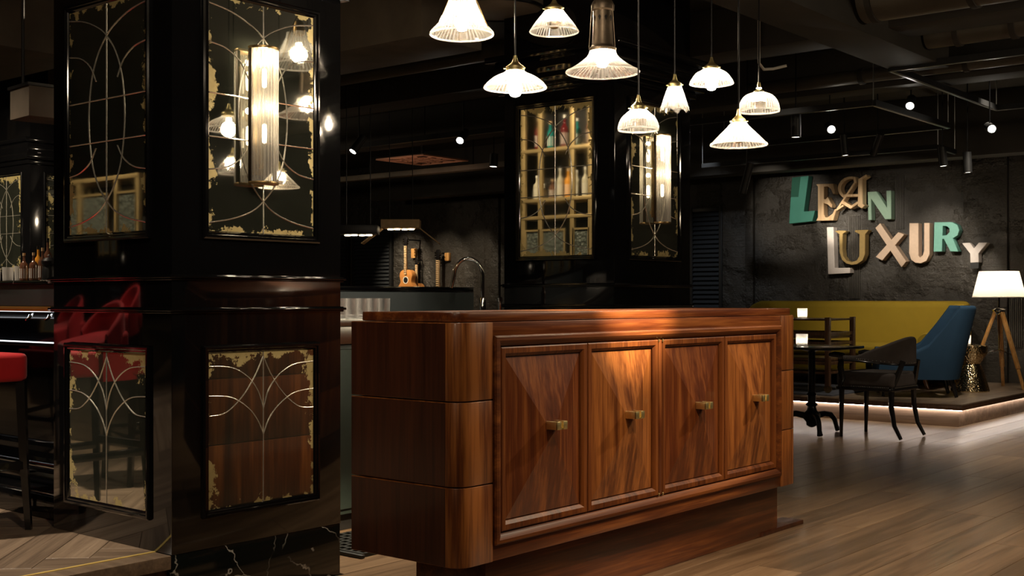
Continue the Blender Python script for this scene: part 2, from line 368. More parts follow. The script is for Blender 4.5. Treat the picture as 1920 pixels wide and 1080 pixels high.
while x < 1.9:
    y = 1.5 + random.random()*1.6 - 1.6
    while y < 14.2:
        L = random.choice((1.9, 2.2, 2.2, 2.5)); y1 = y+L
        # keep the boards the picture can show
        vis = False
        for (qx, qy) in ((x, y), (x, y1), (x+BW, (y+y1)/2)):
            D = qx*_F[0]+qy*_F[1]; Lt = qx*_R[0]+qy*_R[1]
            if D > 1 and -.5 < Lt/D < .5 and D > 2.5: vis = True
        if vis: slab([(x+.001, y+.001), (x+BW-.001, y+.001), (x+BW-.001, y1-.001), (x+.001, y1-.001)], -.012, 0, M['floor'], floor)
        y = y1
    x += BW
rest = MB().box(-20, -3.845, 3.5, WY, -.012, -.001); rest.box(1.95, 5, -5, WY, -.012, -.001).box(-3.84, 1.9, -5, 0, -.012, -.001)
tag(rest.build('floor_field', M['floor'], floor), kind='stuff')
# raised bar floor with herringbone parquet, brass inlay and nosing
plat = struct('floor_raised', MB().box(-20, -3.90, -5, 3.5, 0, LZ-.014), M['darkwood'])
def herring(x0, x1, y0, y1, z0, z1, mat, parent, W=.16, L=.80):
    n = 0
    for a in range(-40, 41):
        for b in range(-14, 15):
            for k in (0, 1):
                # classic herringbone lattice, then turned 45 degrees
                u0 = a*W + b*L*0 + 0; 
                if k == 0: rx0, ry0, rx1, ry1 = a*W, a*W+b*2*L, a*W+L, a*W+W+b*2*L
                else: rx0, ry0, rx1, ry1 = a*W, a*W+W+b*2*L-0, a*W+W, a*W+W+L+b*2*L
                c = math.cos(PI/4); q = []
                for (px, py) in ((rx0+.001, ry0+.001), (rx1-.001, ry0+.001), (rx1-.001, ry1-.001), (rx0+.001, ry1-.001)):
                    q.append(((px-py)*c + (x0+x1)/2, (px+py)*c + (y0+y1)/2))
                if max(p[0] for p in q) < x0 or min(p[0] for p in q) > x1 or max(p[1] for p in q) < y0 or min(p[1] for p in q) > y1: continue
                q = clip(q, x0, x1, y0, y1)
                if not q: continue
                ar = abs(sum(q[i][0]*q[(i+1) % len(q)][1]-q[(i+1) % len(q)][0]*q[i][1] for i in range(len(q))))/2
                if ar < .002: continue
                slab(q, z0, z1, mat, parent, PI/4 if k == 0 else 3*PI/4); n += 1
    return n
NH = herring(-6.4, -3.957, .3, 2.72, LZ-.014, LZ, M['parq'], plat)
print('parquet pieces', NH)
tag(MB().box(-20, -6.402, -5, 3.5, LZ-.014, LZ-.001).box(-6.4, -3.957, -5, .298, LZ-.014, LZ-.001).build('parquet_field', M['parq'], plat), kind='stuff')
struct('trim_1', MB().box(-3.957, -3.943, -5, 2.63, LZ-.02, LZ+.002), plain('brass_inlay', (.95, .72, .22), .38, .5))
struct('trim_2', MB().box(-3.943, -3.842, -5, 2.63, LZ-.052, LZ), M['parq'], .003)
struct('trim_3', MB().box(-3.90, -3.87, -5, 2.63, 0, LZ-.054), M['darkwood'])
# ------------------------------------------------------------------ mirrored pillars
def ring_frame(mb, ax, u0, u1, z0, z1, d0, wd, prof):
    """mitred moulding round a rectangle; prof = [(inset from outer edge, height off the face)]"""
    rings = []
    for ins, hgt in prof:
        r = []
        for (u, z) in ((u0+ins, z0+ins), (u1-ins, z0+ins), (u1-ins, z1-ins), (u0+ins, z1-ins)):
            r.append(mb.b.verts.new((d0+wd*hgt, u, z) if ax == 0 else (u, d0+wd*hgt, z)))
        rings.append(r)
    for A, B in zip(rings, rings[1:]):
        for k in range(4): mb.b.faces.new((A[k], A[(k+1) % 4], B[(k+1) % 4], B[k]))
    return mb
def smooth_pts(p, n=6):
    out = []
    for i in range(len(p)-1):
        a, b, c, d = (Vector(p[max(i-1, 0)]), Vector(p[i]), Vector(p[i+1]), Vector(p[min(i+2, len(p)-1)]))
        for k in range(n):
            t = k/n; out.append(.5*((2*b)+(c-a)*t+(2*a-5*b+4*c-d)*t*t+(3*b-a-3*c+d)*t**3))
    out.append(Vector(p[-1])); return out
UP = [[(.5, 0), (.5, 1)], [(0, .585), (1, .585)], [(0, .40), (1, .40)],
      [(0, .965), (.2, .945), (.38, .905), (.5, .86), (.62, .78), (.70, .67), (.735, .5), (.70, .33), (.62, .22), (.5, .14), (.38, .09), (.2, .055), (0, .035)],
      [(0, .80), (.15, .785), (.28, .74), (.36, .67)], [(0, .26), (.15, .275), (.28, .315), (.36, .375)]]
LO = [[(.5, 0), (.5, 1)], [(0, .92), (.2, .905), (.35, .84), (.45, .74), (.5, .62)], [(0, .73), (.2, .71), (.36, .63), (.45, .54), (.5, .45)], [(0, .60), (.15, .615), (.3, .71), (.42, .84), (.5, .97)]]
MM = {}
def face(root, ax, d0, sgn, u0, u1, z0, z1, pat, key, blot):
    """framed antique mirror set in one pillar face (local coordinates)"""
    fr = ring_frame(MB(), ax, u0, u1, z0, z1, d0, sgn, [(0, 0), (0, .012), (.006, .018), (.014, .018), (.018, .012), (.024, .012), (.028, .007), (.032, .003)])
    f = fr.build('mirror_frame', M['lacquer'], root, 0, .5)
    a, b, c, e = u0+.031, u1-.031, z0+.031, z1-.031
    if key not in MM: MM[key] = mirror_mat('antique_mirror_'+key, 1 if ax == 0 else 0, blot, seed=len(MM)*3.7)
    lo, hi = sorted((d0+sgn*.001, d0+sgn*.004))
    mb = MB().box(lo, hi, a, b, c, e) if ax == 0 else MB().box(a, b, lo, hi, c, e)
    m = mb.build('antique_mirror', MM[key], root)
    for crv in pat:
        for fl in ((0, 1) if len(crv) > 2 else (0,)):
            pp = [((1-q[0]) if fl else q[0], q[1]) for q in crv]
            pp = smooth_pts(pp, 5) if len(crv) > 2 else [Vector(q) for q in pp]
            P3 = [((d0+sgn*.0045, a+(b-a)*q[0], c+(e-c)*q[1]) if ax == 0 else (a+(b-a)*q[0], d0+sgn*.0045, c+(e-c)*q[1])) for q in pp]
            MB().tube(P3, .0030 if pat is UP else .0024, 6).build('bevelled_line', M['lead'], m)
def pillar(X, Y, label, S=.845, full=True, key='a', cap=True, bm=1.0, inset=(.133, .718)):
    """X right face, Y left face; root stands at that corner"""
    r = tag(thing('mirrored_pillar', label, 'pillar', (X, Y, 0)), group='lacquered mirror pillars')
    z0 = LZ
    MB().box(-S, 0, 0, S, z0, 3.45).build('shaft', M['lacquer'], r, .003)
    MB().box(-S+.002, -.002, .004, S-.002, 0, z0-.001).build('marble_plinth', M['marble'], r, .002)
    for z in (1.143, 1.269):
        mb = MB()
        for (o, h0, h1) in ((.010, -.010, .0), (.018, -.002, .008), (.010, .006, .012)):
            mb.box(-S-o, o, -o, S+o, z+h0-.004, z+h1-.004)
        mb.build('waist_moulding', M['lacquer'], r, .003)
    if cap:
        for (o, a, b) in ((.03, 2.46, 2.50), (.07, 2.50, 2.56), (.045, 2.56, 2.66), (.09, 2.66, 2.70)): MB().box(-S-o, o, -o, S+o, a, b).build('cornice', M['lacquer'], r, .006)
    u0, u1 = inset
    for nm, z0_, z1_, pat, bl in (('u', 1.416, 2.390, UP, 1.25), ('l', .340, 1.003, LO, 1.7)):
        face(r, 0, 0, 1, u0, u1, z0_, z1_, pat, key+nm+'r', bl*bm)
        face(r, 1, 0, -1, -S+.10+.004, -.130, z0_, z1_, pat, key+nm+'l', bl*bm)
    return r
p1 = pillar(-3.841, 2.631, 'big black lacquered pillar with antique mirrors beside the wooden counter')
p2 = pillar(-4.01, 5.77, 'black lacquered pillar behind the wooden counter, bottles mirrored in its panel', key='b')
p3 = pillar(-10.7, 5.77, 'distant black mirrored pillar rising behind the bar with bottles', key='c', bm=1.9)
# sconces
def sconce(X, Y, zc, label):
    r = thing('wall_sconce', label, 'wall lamp', (X, Y, zc), 0, 'glass rod sconces on the pillars'); h = .262; R_ = .073; ox = .05
    R_ = .060; ox = .038
    MB().box(0, .012, -.028, .028, -h+.03, h-.03).build('back_plate', M['brass_dark'], r, .002)
    for z in (-.2, .2): MB().box(.012, ox-.006, -.010, .010, z-.01, z+.01).build('bracket', M['brass_dark'], r)
    for sy in (-1, 1): MB().box(ox-.008, ox+.008, sy*R_-.005, sy*R_+.005, -h, h).build('side_rail', M['dark_rail'], r, .001)
    for z in (h, -h-.010):
        pr = [((R_+.004)*math.cos(t)+ox, (R_+.004)*math.sin(t)) for t in [(-PI*.5+PI*k/20) for k in range(21)]]
        MB().prism([(ox-.010, -R_-.004)]+pr+[(ox-.010, R_+.004)], 2, z, z+.010).build('end_plate', M['brass_dark'], r, .001)
    for k in range(12):
        t = -PI*.44+PI*.88*k/11
        MB().tube([(ox+.056*math.cos(t), .056*math.sin(t), -h+.001), (ox+.056*math.cos(t), .056*math.sin(t), h-.001)], .0072, 8).build('glass_rod', M['rod'], r)
    for z in (.15, -.07): MB().lathe([(.001, -.04), (.009, -.035), (.011, 0), (.009, .035), (.001, .04)], 10, (ox+.012, 0, z)).build('bulb', M['tube'], r)
    for z in (.225, .03): light('POINT', (X+ox+.012, Y, zc+z), 2.2 if z > .1 else 1.2, (1, .80, .52), .012)
    return r
sconce(-3.836, 3.022, 1.910, 'glass rod sconce glowing on the big pillar at the left')
sconce(-4.005, 6.20, 1.915, 'glass rod sconce glowing on the pillar behind the counter')
# ------------------------------------------------------------------ mahogany counter
CX, CY0, CY1 = -2.74, 3.02, 5.555
ct = thing('wooden_counter', 'long mahogany bar counter with four faceted doors and brass pulls', 'counter', (CX, CY0, 0)); LN = CY1-CY0; DP = .54
def rrect(x0, x1, y0, y1, r, n=6, corners=(1, 1, 1, 1)):
    out = []
    for k, (cx, cy, a) in enumerate(((x1-r, y0+r, -PI/2), (x1-r, y1-r, 0), (x0+r, y1-r, PI/2), (x0+r, y0+r, PI))):
        if corners[k]: out += [(cx+r*math.cos(a+PI/2*j/n), cy+r*math.sin(a+PI/2*j/n)) for j in range(n+1)]
        else: out.append([(x1, y0), (x1, y1), (x0, y1), (x0, y0)][k])
    return out
MB().prism(rrect(-DP+.015, -.015, .012, LN-.012, .055), 2, 1.104, 1.137).build('counter_top', M['wy'], ct, .004)
MB().box(-DP+.03, -.045, .03, LN-.03, .262, 1.10).build('carcass', M['wside'], ct)
zs = [(.258, .533), (.537, .827), (.831, 1.102)]
for (za, zb) in zs:      # stacked end blocks with rounded corner, a shadow gap between them
    for e in (0, 1):
        y0, y1 = (0, .176) if e == 0 else (LN-.176, LN)
        pts = rrect(-DP, 0, y0, y1, .062, 8, (1, 0, 0, 0) if e == 0 else (0, 1, 0, 0))
        o = MB().prism(pts, 2, za, zb).build('end_block', M['wz2'], ct, .003)
        if e == 0: MB().box(-DP+.003, -.066, -.0012, .004, za+.003, zb-.003).build('side_veneer', M['wside'], ct)
    MB().box(-DP, -DP+.03, .176, LN-.176, za, zb).build('back_panel', M['wz'], ct, .002)
ya, yb = .1765, LN-.1765
MB().box(-.05, -.006, ya, yb, 1.048, 1.102).build('top_rail', M['wy'], ct, .002)
MB().box(-.05, -.006, ya, yb, .258, .318).build('bottom_rail', M['wy'], ct, .002)
fr = ring_frame(MB(), 0, ya+.006, yb-.006, .312, 1.054, -.006, 1, [(0, 0), (0, .008), (.006, .014), (.018, .016), (.030, .010), (.038, .0), (.042, -.010)])
fr.build('door_surround', M['wframe_y'], ct, 0, .45)
for (za, zb) in ((.30, 1.06),): MB().box(-.05, -.03, ya, yb, za, zb).build('door_recess', M['wside'], ct)
Y0, Y1 = ya+.046, yb-.046
div = [0.0, 3.762-3.238, 4.283-3.238, 4.826-3.238, 5.333-3.238]
sc_ = (Y1-Y0)/div[-1]
div = [Y0+v*sc_ for v in div]
zd0, zd1 = .356, 1.012
for k in range(4):
    a, b = div[k]+.002+(.012 if k == 2 else 0), div[k+1]-.002-(.012 if k == 1 else 0)
    dr = thing('door', None, None); dr.parent = ct; dr.location = (-.016, (a+b)/2, (zd0+zd1)/2); hw, hh = (b-a)/2, (zd1-zd0)/2
    if k in (1, 3): dr['label'] = 'door with straight striped grain'
    mb = MB(); st = .034
    # frame slopes back to the field panel, then a faceted pyramid field
    ring_frame(mb, 0, -hw, hw, -hh, hh, 0, 1, [(0, -.016), (0, .012), (.004, .014), (.022, .014), (st, .004), (st, -.004), (st+.006, -.006)])
    dframe = mb.build('door_frame', M['wframe'], dr, 0, .35)
    pm = MB(); i0 = st+.004
    v = [pm.b.verts.new(p) for p in ((.0, -hw+i0, -hh+i0), (.0, hw-i0, -hh+i0), (.0, hw-i0, hh-i0), (.0, -hw+i0, hh-i0))]
    bb = [pm.b.verts.new((-.010, q.co.y, q.co.z)) for q in v]; cpt = pm.b.verts.new((.044, 0, .0))
    for q in range(4):
        pm.b.faces.new((v[q], v[(q+1) % 4], cpt)); pm.b.faces.new((bb[q], bb[(q+1) % 4], v[(q+1) % 4], v[q]))
    pm.build('faceted_panel', M['wz2'] if k in (1, 3) else M['wz'], dr, 0, .05)
    hd = MB()   # bent brass pull: two cheeks, floor and a split front lip
    zc = .034
    for sy in (-1, 1): hd.box(.026, .088, sy*.028-.003, sy*.028+.003, zc-.015, zc+.015); hd.box(.083, .089, *sorted((sy*.007, sy*.031)), zc-.015, zc+.015)
    hd.box(.026, .084, -.026, .026, zc-.015, zc-.010)
    hd.build('pull_handle', M['brass'], dr, .0008)
for (yy) in (div[2],):
    MB().box(-.02, -.002, yy-.011, yy+.011, zd0, zd1).build('centre_post', M['wz'], ct, .003)
    for z in (zd0+.004, zd1-.004):
        for s_ in (-.015, .015): MB().lathe([(.001, -.006), (.004, -.004), (.004, .004), (.001, .006)], 8, (.0, yy+s_, z)).build('hinge_pin', M['brass'], ct)
MB().box(-DP+.09, -.10, .25, LN-.025-.0, .0, .262).build('plinth', M['wy'], ct, .003)
# the plinth's floor runner shows beyond its right end
MB().box(-.22, -.098, LN-.20, 5.82-CY0, .0, .022).build('floor_runner', M['wside'], ct, .002)
# ------------------------------------------------------------------ pendants
def fl(n, amp): return lambda i, z: 1+amp*(1 if i % 2 else -1)
PROF = {   # (radius, height above rim) from top fitter to rim; unit = rim radius 1
 'cone_step': [(.42, 1.20), (.44, 1.05), (.52, .85), (.62, .62), (.70, .45), (.74, .36), (.98, .10), (1.0, 0)],
 'bell': [(.34, .98), (.36, .90), (.48, .72), (.70, .45), (.88, .20), (1.0, 0)],
 'saucer': [(.26, .66), (.27, .58), (.36, .48), (.62, .36), (.86, .18), (.97, .05), (1.0, 0)],
 'flare': [(.34, .62), (.36, .52), (.44, .40), (.66, .22), (.90, .07), (1.0, 0)],
 'tulip': [(.42, 1.75), (.46, 1.6), (.60, 1.2), (.74, .8), (.86, .4), (1.0, 0)],
 'onion': [(.34, 1.15), (.36, 1.05), (.52, .88), (.78, .66), (.93, .40), (1.0, .14), (.99, 0)],
 'dome': [(.24, .95), (.40, .90), (.66, .78), (.86, .55), (.97, .28), (1.0, 0)],
 'umbrella': [(.30, .78), (.31, .70), (.44, .62), (.70, .46), (.90, .20), (1.0, .0)],
 'cone': [(.22, .88), (.24, .82), (.40, .62), (.70, .32), (1.0, .0)]}
LAMPS = [
 ('cone_step', 866, 66, 59, 4.95, 'large stepped cone glass pendant on three chains, first in the cluster', 8),
 ('bell', 1039, 60, 46, 5.3, 'bell glass pendant cut by the top frame, beside the bronze gallery one', 8),
 ('saucer', 966, 165, 59, 4.62, 'wide saucer glass pendant with bare bulb showing, over the counter', 10),
 ('flare', 1130, 136, 69, 5.0, 'widest flared glass pendant under a pierced bronze gallery', 9),
 ('onion', 1197, 244, 38, 4.62, 'onion shaped glass pendant hanging over the counter middle', 8),
 ('tulip', 1265, 205, 27, 5.5, 'small tulip glass pendant with scalloped rim', 6),
 ('umbrella', 1334, 157, 41, 5.7, 'umbrella shaped glass pendant with clear bulb below its rim', 8),
 ('dome', 1423, 209, 38, 5.5, 'round dome glass pendant at the right of the cluster', 8),
 ('cone', 1385, 272, 53, 4.85, 'straight cone glass pendant, the lowest hanging of the cluster', 8)]
for kind, px, py, rp, D, lab, pw in LAMPS:
    lx = (px-960)/FPX*D; X = lx*_R[0]+D*_F[0]; Y = lx*_R[1]+D*_F[1]; Z = H+(560-py)/FPX*D; R_ = rp/FPX*D
    r = thing('glass_pendant', lab, 'pendant lamp', (X, Y, Z), 0, 'ribbed glass pendants over the counter')
    pr = [(a*R_, b*R_) for a, b in PROF[kind]]
    pp = smooth_pts(pr, 3); N = 96 if kind != 'tulip' else 64
    amp = {'tulip': .02, 'dome': .022}.get(kind, .024)
    if kind == 'tulip':
        mb = MB()
        mb.lathe([(p[0], p[1]) for p in pp], N, rmod=fl(N, amp))
        for v in mb.b.verts:
            if v.co.z < R_*.35: v.co.z += R_*.16*math.cos(8*math.atan2(v.co.y, v.co.x))*(1-v.co.z/(R_*.35))
    else:
        mb = MB().lathe([(p[0], p[1]) for p in pp], N, rmod=fl(N, amp))
    mb.build('glass_shade', M['shade'], r, 0, .05)
    if kind != 'tulip': MB().lathe([(R_*.995, -.002), (R_*1.012, .002), (R_*.995, .006), (R_*.985, .002), (R_*.995, -.002)], 48).build('rim', M['crystal'], r)
    tz, tr = pr[0][1], pr[0][0]
    if kind == 'flare':     # pierced bronze gallery and hook
        MB().lathe([(tr*1.05, tz-.006), (tr*1.12, tz+.004), (tr*.92, tz+.012), (tr*.86, tz+.02), (tr*.80, tz+.09), (tr*.78, tz+.16), (tr*.92, tz+.165), (tr*.94, tz+.185), (tr*.80, tz+.20), (tr*.50, tz+.22), (tr*.25, tz+.228), (.012, tz+.235)], 32).build('gallery', M['bronze'], r)
        for k in range(10):
            t = 2*PI*k/10; MB().prism([(-.006, .006), (0, .014), (.006, .006), (0, -.010)], 0, 0, .002, Matrix.Rotation(t, 4, 'Z') @ Matrix.Translation((tr*.79, 0, tz+.125))).build('piercing', M['black'], r)
        MB().tube([(0, 0, tz+.23), (.012, 0, tz+.245), (0, 0, tz+.265), (-.012, 0, tz+.245), (0, 0, tz+.23)], .003, 8).build('hook', M['bronze'], r)
        for s_ in (0, 2.1, 4.2): MB().tube([(tr*1.2*math.cos(s_), tr*1.2*math.sin(s_), tz+.002), (tr*.95*math.cos(s_), tr*.95*math.sin(s_), tz+.18)], .0018, 5).build('chain', M['bronze'], r)
        tz += .26
    elif kind == 'cone_step':
        for s_ in (.3, 2.4, 4.5): MB().tube([(R_*.96*math.cos(s_), R_*.96*math.sin(s_), .008), (tr*1.0*math.cos(s_), tr*1.0*math.sin(s_), tz+.01), (0, 0, tz+.10)], .002, 5).build('chain', M['brass_dark'], r)
        MB().lathe([(.026, tz-.012), (.03, tz+.01), (.022, tz+.05), (.008, tz+.06)], 20).build('fitter', M['brass_dark'], r)
    else:
        MB().lathe([(tr*1.14, tz-.014), (tr*1.18, tz-.004), (tr*1.12, tz+.002), (tr*.75, tz+.010), (tr*.45, tz+.018), (.008, tz+.034), (.006, tz+.045)], 24).build('fitter', M['brass'], r, 0, .4)
        for s_ in (0, 2.1, 4.2): MB().tube([(tr*1.1*math.cos(s_), tr*1.1*math.sin(s_), tz-.008), (tr*1.1*math.cos(s_)+.014*math.cos(s_), tr*1.1*math.sin(s_)+.014*math.sin(s_), tz-.008)], .003, 6).build('thumb_screw', M['brass'], r)
    MB().tube([(0, 0, tz+.03), (0, 0, 3.45-Z)], .0035, 6).build('cord', M['black_metal'], r)
    bz = {'saucer': -.006, 'umbrella': -.004, 'flare': .05, 'tulip': .06, 'cone': .04}.get(kind, .045)
    br = .030 if kind != 'tulip' else .016
    MB().lathe([(.001, bz-br), (br*.6, bz-br*.8), (br, bz), (br*.85, bz+br*.6), (.014, bz+br*1.5), (.012, bz+br*2.1)], 20).build('bulb', M['bulb'] if kind in ('saucer', 'umbrella') else M['bulb'], r)
    if kind in ('bell', 'onion', 'dome', 'cone'):   # crown-silvered bulbs: dark cap below
        MB().lathe([(.0, bz-br-.004), (br*.55, bz-br*.85-.003), (br*.9, bz-br*.45-.002), (br+.003, bz-.002)], 20).build('bulb_cap', M['brass_dark'], r)
    light('POINT', (X, Y, Z+bz+br*.3), pw, WARM, br*1.25)
# ------------------------------------------------------------------ work bench, tap, glasses, mat
bn = thing('steel_bench', 'stainless steel bartender bench behind the wooden counter', 'bench', (-4.5, 3.74, 0))
MB().box(-.595, 0, 0, 1.98, 1.045, 1.085).build('worktop', M['steel'], bn, .006)
MB().box(-.595, -.006, 0, 1.98, .955, 1.043).build('fascia', M['steel'], bn, .002)
MB().box(-.595, -.03, 0, 1.98, .09, .953).build('cabinet', M['greenpanel'], bn, .003)
MB().box(-.595, -.08, 0, 1.98, 0, .088).build('kick', M['black'], bn)
for k in range(4): MB().box(-.030, -.012, .03+k*.49, .49+k*.49, .12, .93).build('panel', M['greenpanel'], bn, .004)
bar2 = thing('raised_bar', 'dark raised bar ledge running between the two big pillars', 'bar', (-5.1, 4.06, 0))
MB().box(-.55, -.001, 0, 1.70, .0, 1.225).build('front_panel', M['greybar'], bar2, .003)
MB().box(-.60, -.001, 0, 1.70, 1.225, 1.258).build('bar_ledge', M['lacquer'], bar2, .004)
tp = thing('bar_tap', 'black and chrome gooseneck tap behind the wooden counter', 'tap', (-4.80, 5.50, 1.085))
pts = [(0, 0, .05), (0, 0, .24)]+[(-.0-.085*(1-math.cos(t))*.72, -.085*(1-math.cos(t))*.72, .24+.105*math.sin(t)) for t in [PI*k/12 for k in range(1, 13)]]
pts += [(pts[-1][0]-.008, pts[-1][1]-.008, .19), (pts[-1][0]-.012, pts[-1][1]-.012, .165)]
MB().tube(pts, .0115, 12).build('gooseneck', M['chrome'], tp)
MB().lathe([(.028, .0), (.028, .012), (.020, .02), (.020, .10), (.014, .11)], 20).build('tap_body', M['chrome'], tp)
MB().box(-.07, .07, -.07, .07, 0, .006).build('deck_plate', M['steel'], tp, .002)
MB().lathe([(.012, 0), (.012, .07), (.016, .075), (.016, .10), (.004, .105)], 16, (.075, .075, .006)).build('lever', M['chrome'], tp)
def tumbler(name, mat, parent, r=.034, h=.09, o=(0, 0, 0), n=24, cut=.0):
    rm = (lambda i, z: 1+cut*(1 if (i % 2) else -1)*(1 if .01 < z < h-.012 else 0)) if cut else None
    return MB().lathe([(.001, .0), (r*.86, 0), (r*.90, .012), (r*.93, h*.35), (r*.96, h*.7), (r, h), (r-.0025, h), (r*.86, .014), (.001, .012)], n, o, rmod=rm).build(name, mat, parent)
g0 = None
for j in range(3):
    for k in range(6):
        loc = (-4.62-.078*j, 4.10+.078*k, 1.087)
        if g0 is None:
            g0 = tumbler('highball_glass', M['thin_glass'], None, .033, .10, cut=.03); g0.location = loc
            tag(g0, 'clear highball glass, nearest the big pillar of the front row on the steel bench', 'glass', 'highball glasses on the steel bench')
        else:
            c = g0.copy(); C.objects.link(c); c.location = loc
            c['label'] = 'clear highball glass, %s of the %s row on the steel bench' % (('nearest the big pillar', 'second', 'third', 'fourth', 'fifth', 'last')[k], ('front', 'middle', 'rear')[j])
mat_ = thing('rubber_mat', 'black perforated rubber mat on the floor behind the counter', 'mat', (-4.46, 3.77, 0))
mb = MB()
for k in range(34): mb.box(0, .44, k*.05, k*.05+.018, 0, .018)
for k in range(10): mb.box(k*.047, k*.047+.016, 0, 1.67, 0, .017)
tag(mb.build('mat_grid', M['rubber'], mat_), kind='stuff')
MB().box(-.0, .46, -.025, 0, 0, .016).build('mat_edge', M['rubber'], mat_, .004)
# ------------------------------------------------------------------ left bar
lb = thing('left_bar', 'grey fronted bar with brass strip and glowing strips behind the red stool', 'bar', (-9.5, 2.72, LZ)); W_ = 4.795
MB().box(0, W_, .03, 1.0, 1.268-LZ-.016, 1.268-LZ).build('bar_top', M['marble'], lb, .003)
MB().box(0, W_, .05, .07, 1.152-LZ, 1.251-LZ).build('fascia', M['greybar'], lb, .002)
MB().box(0, W_, .045, .075, 1.128-LZ, 1.150-LZ).build('brass_strip', plain('orange_brass', (.70, .36, .10), .3, .8), lb, .002)
MB().box(0, W_, .076, .25, 1.132-LZ, 1.25-LZ).build('soffit', M['black'], lb)
MB().box(0, W_, .090, .10, 1.125-LZ, 1.128-LZ).build('led_strip', M['led_cool'], lb)
MB().box(0, W_, .28, .98, .12, 1.25-LZ).build('bar_front', M['lacquer'], lb, .003)
MB().box(0, W_, .262, .279, .972-LZ, .976-LZ).build('led_strip', M['led_cool'], lb)
MB().box(0, W_, .255, .279, .955-LZ, .971-LZ).build('rail', M['black_metal'], lb, .003)
MB().box(0, W_, .0, .28, .0, .10).build('foot_plinth', M['lacquer'], lb, .004)
MB().tube([(0, .12, .20), (W_, .12, .20)], .018, 12).build('foot_rail', M['chrome'], lb)
for k in range(3):
    hk = MB().tube([(W_-.18-.17*k, .12, 1.125-LZ), (W_-.18-.17*k, .10, 1.10-LZ), (W_-.19-.17*k, .085, 1.088-LZ), (W_-.20-.17*k, .10, 1.095-LZ), (W_-.205-.17*k, .11, 1.11-LZ)], .005, 8).build('bag_hook', M['chrome'], lb)
def bottle(name, body, r, h, neck, capm, loc, label, group, lab=True, square=False):
    t = thing(name, label, 'bottle', loc, 0, group); n = 4 if square else 20; a0 = PI/4 if square else 0; q = 1.25 if square else 1
    MB().lathe([(.001, 0), (r*q*.94, 0), (r*q, .006), (r*q, h*.55), (r*q*.9, h*.62), (neck*1.2, h*.72), (neck, h*.78), (neck, h*.93), (.001, h*.93)], n, a0=a0).build('bottle_body', body, t, 0, .5)
    MB().lathe([(.001, h*.90), (neck*1.15, h*.90), (neck*1.15, h), (.001, h)], 14).build('stopper', capm, t)
    if lab: MB().lathe([(r*q*1.012, h*.12), (r*q*1.012, h*.46)], n if square else 12, a0=(PI/4 if square else 0)).build('paper_label', M['label'], t)
    return t
xs = [at(p, 500, Y=3.05) for p in (8, 22, 34, 45, 54, 63, 72, 80, 92)]
BZ = 1.268+.001
for p, hh in ((0, .07), (1, .075), (2, .08)):
    g = tumbler('rocks_glass', M['crystal'], None, .028, hh, cut=.03); g.location = (xs[p].x, 3.0+.03*p, BZ); tag(g, ['short clear glass on the bar top by the frame edge', 'middle one of three short glasses on the bar top', 'short clear glass touching the bitters bottles on the bar'][p], 'glass', 'short glasses on the left bar')
for p, (hh, bod, cp) in enumerate((('.10', 'brown_liq', 'cork'), ('.125', 'orange_liq', 'chrome'), ('.10', 'brown_liq', 'cork'), ('.15', 'brown_liq', 'chrome'), ('.115', 'brown_liq', 'cork'))):
    bottle('bitters_bottle', M[bod], .021, float(hh)*1.45, .006, M[cp], (xs[3+p].x, 3.05+(p % 2)*.05, BZ), ['dark bitters bottle with cork, nearest the short glasses', 'small orange bottle with chrome spout on the left bar', 'dark corked bitters bottle behind the orange one', 'tallest bitters bottle with long chrome spout', 'dark corked bitters bottle next to the pepper mill'][p], 'bitters bottles on the left bar')
pm_ = thing('pepper_mill', 'squat black pepper mill on the bar next to the pillar', 'pepper mill', (xs[8].x, 3.05, BZ))
MB().lathe([(.001, 0), (.034, 0), (.034, .05), (.026, .075), (.034, .085), (.036, .10), (.022, .115), (.001, .118)], 24).build('mill_body', M['black'], pm_)
MB().lathe([(.001, .116), (.008, .118), (.010, .126), (.001, .134)], 16).build('mill_knob', M['steel'], pm_)
# ------------------------------------------------------------------ red bar stools
def stool(loc, rz, label):
    s = thing('bar_stool', label, 'stool', loc, rz, 'red velvet bar stools at the left bar')
    mb = MB().prism(rrect(-.225, .225, -.21, .215, .05), 2, .62, .735); mb.build('seat', M['red'], s, .02, seg=3)
    pth = [(.225*1.02*math.sin(t)*1.0, -.225*1.02*math.cos(t)+.0) for t in [(-1.75+3.5*k/16) for k in range(17)]]
    MB().band(pth, .60, [.76+.12*math.cos(k/16*PI*1.0-PI/2)**.8 if 0 < k < 16 else .76 for k in range(17)], .045).build('backrest', M['red'], s)
    for sx in (-1, 1):
        for sy in (-1, 1):
            MB().tube([(sx*.195, sy*.185, .62), (sx*.20, sy*.195, .3), (sx*.212, sy*.21, .0)], [.026, .021, .017], 4).build('leg', M['ebony'], s)
    for sy in (-1, 1): MB().bar((-.2, sy*.195, .24 if sy > 0 else .30), (.2, sy*.195, .24 if sy > 0 else .30), .022, .034).build('stretcher', M['ebony'], s, .002)
    for sx in (-1, 1): MB().bar((sx*.2, -.195, .27), (sx*.2, .195, .27), .022, .034).build('stretcher', M['ebony'], s, .002)
    return s
s1 = stool((-4.95, 2.34, LZ), 0, 'red velvet bar stool at the left edge beside the big pillar')
s2 = dup(s1, (-5.55, 1.55, LZ), .25, 'second red stool seen mirrored in the big pillar, left of frame')
s3 = dup(s1, (-6.05, 2.3, LZ), -.1, 'third red stool further along the left bar, out of frame')
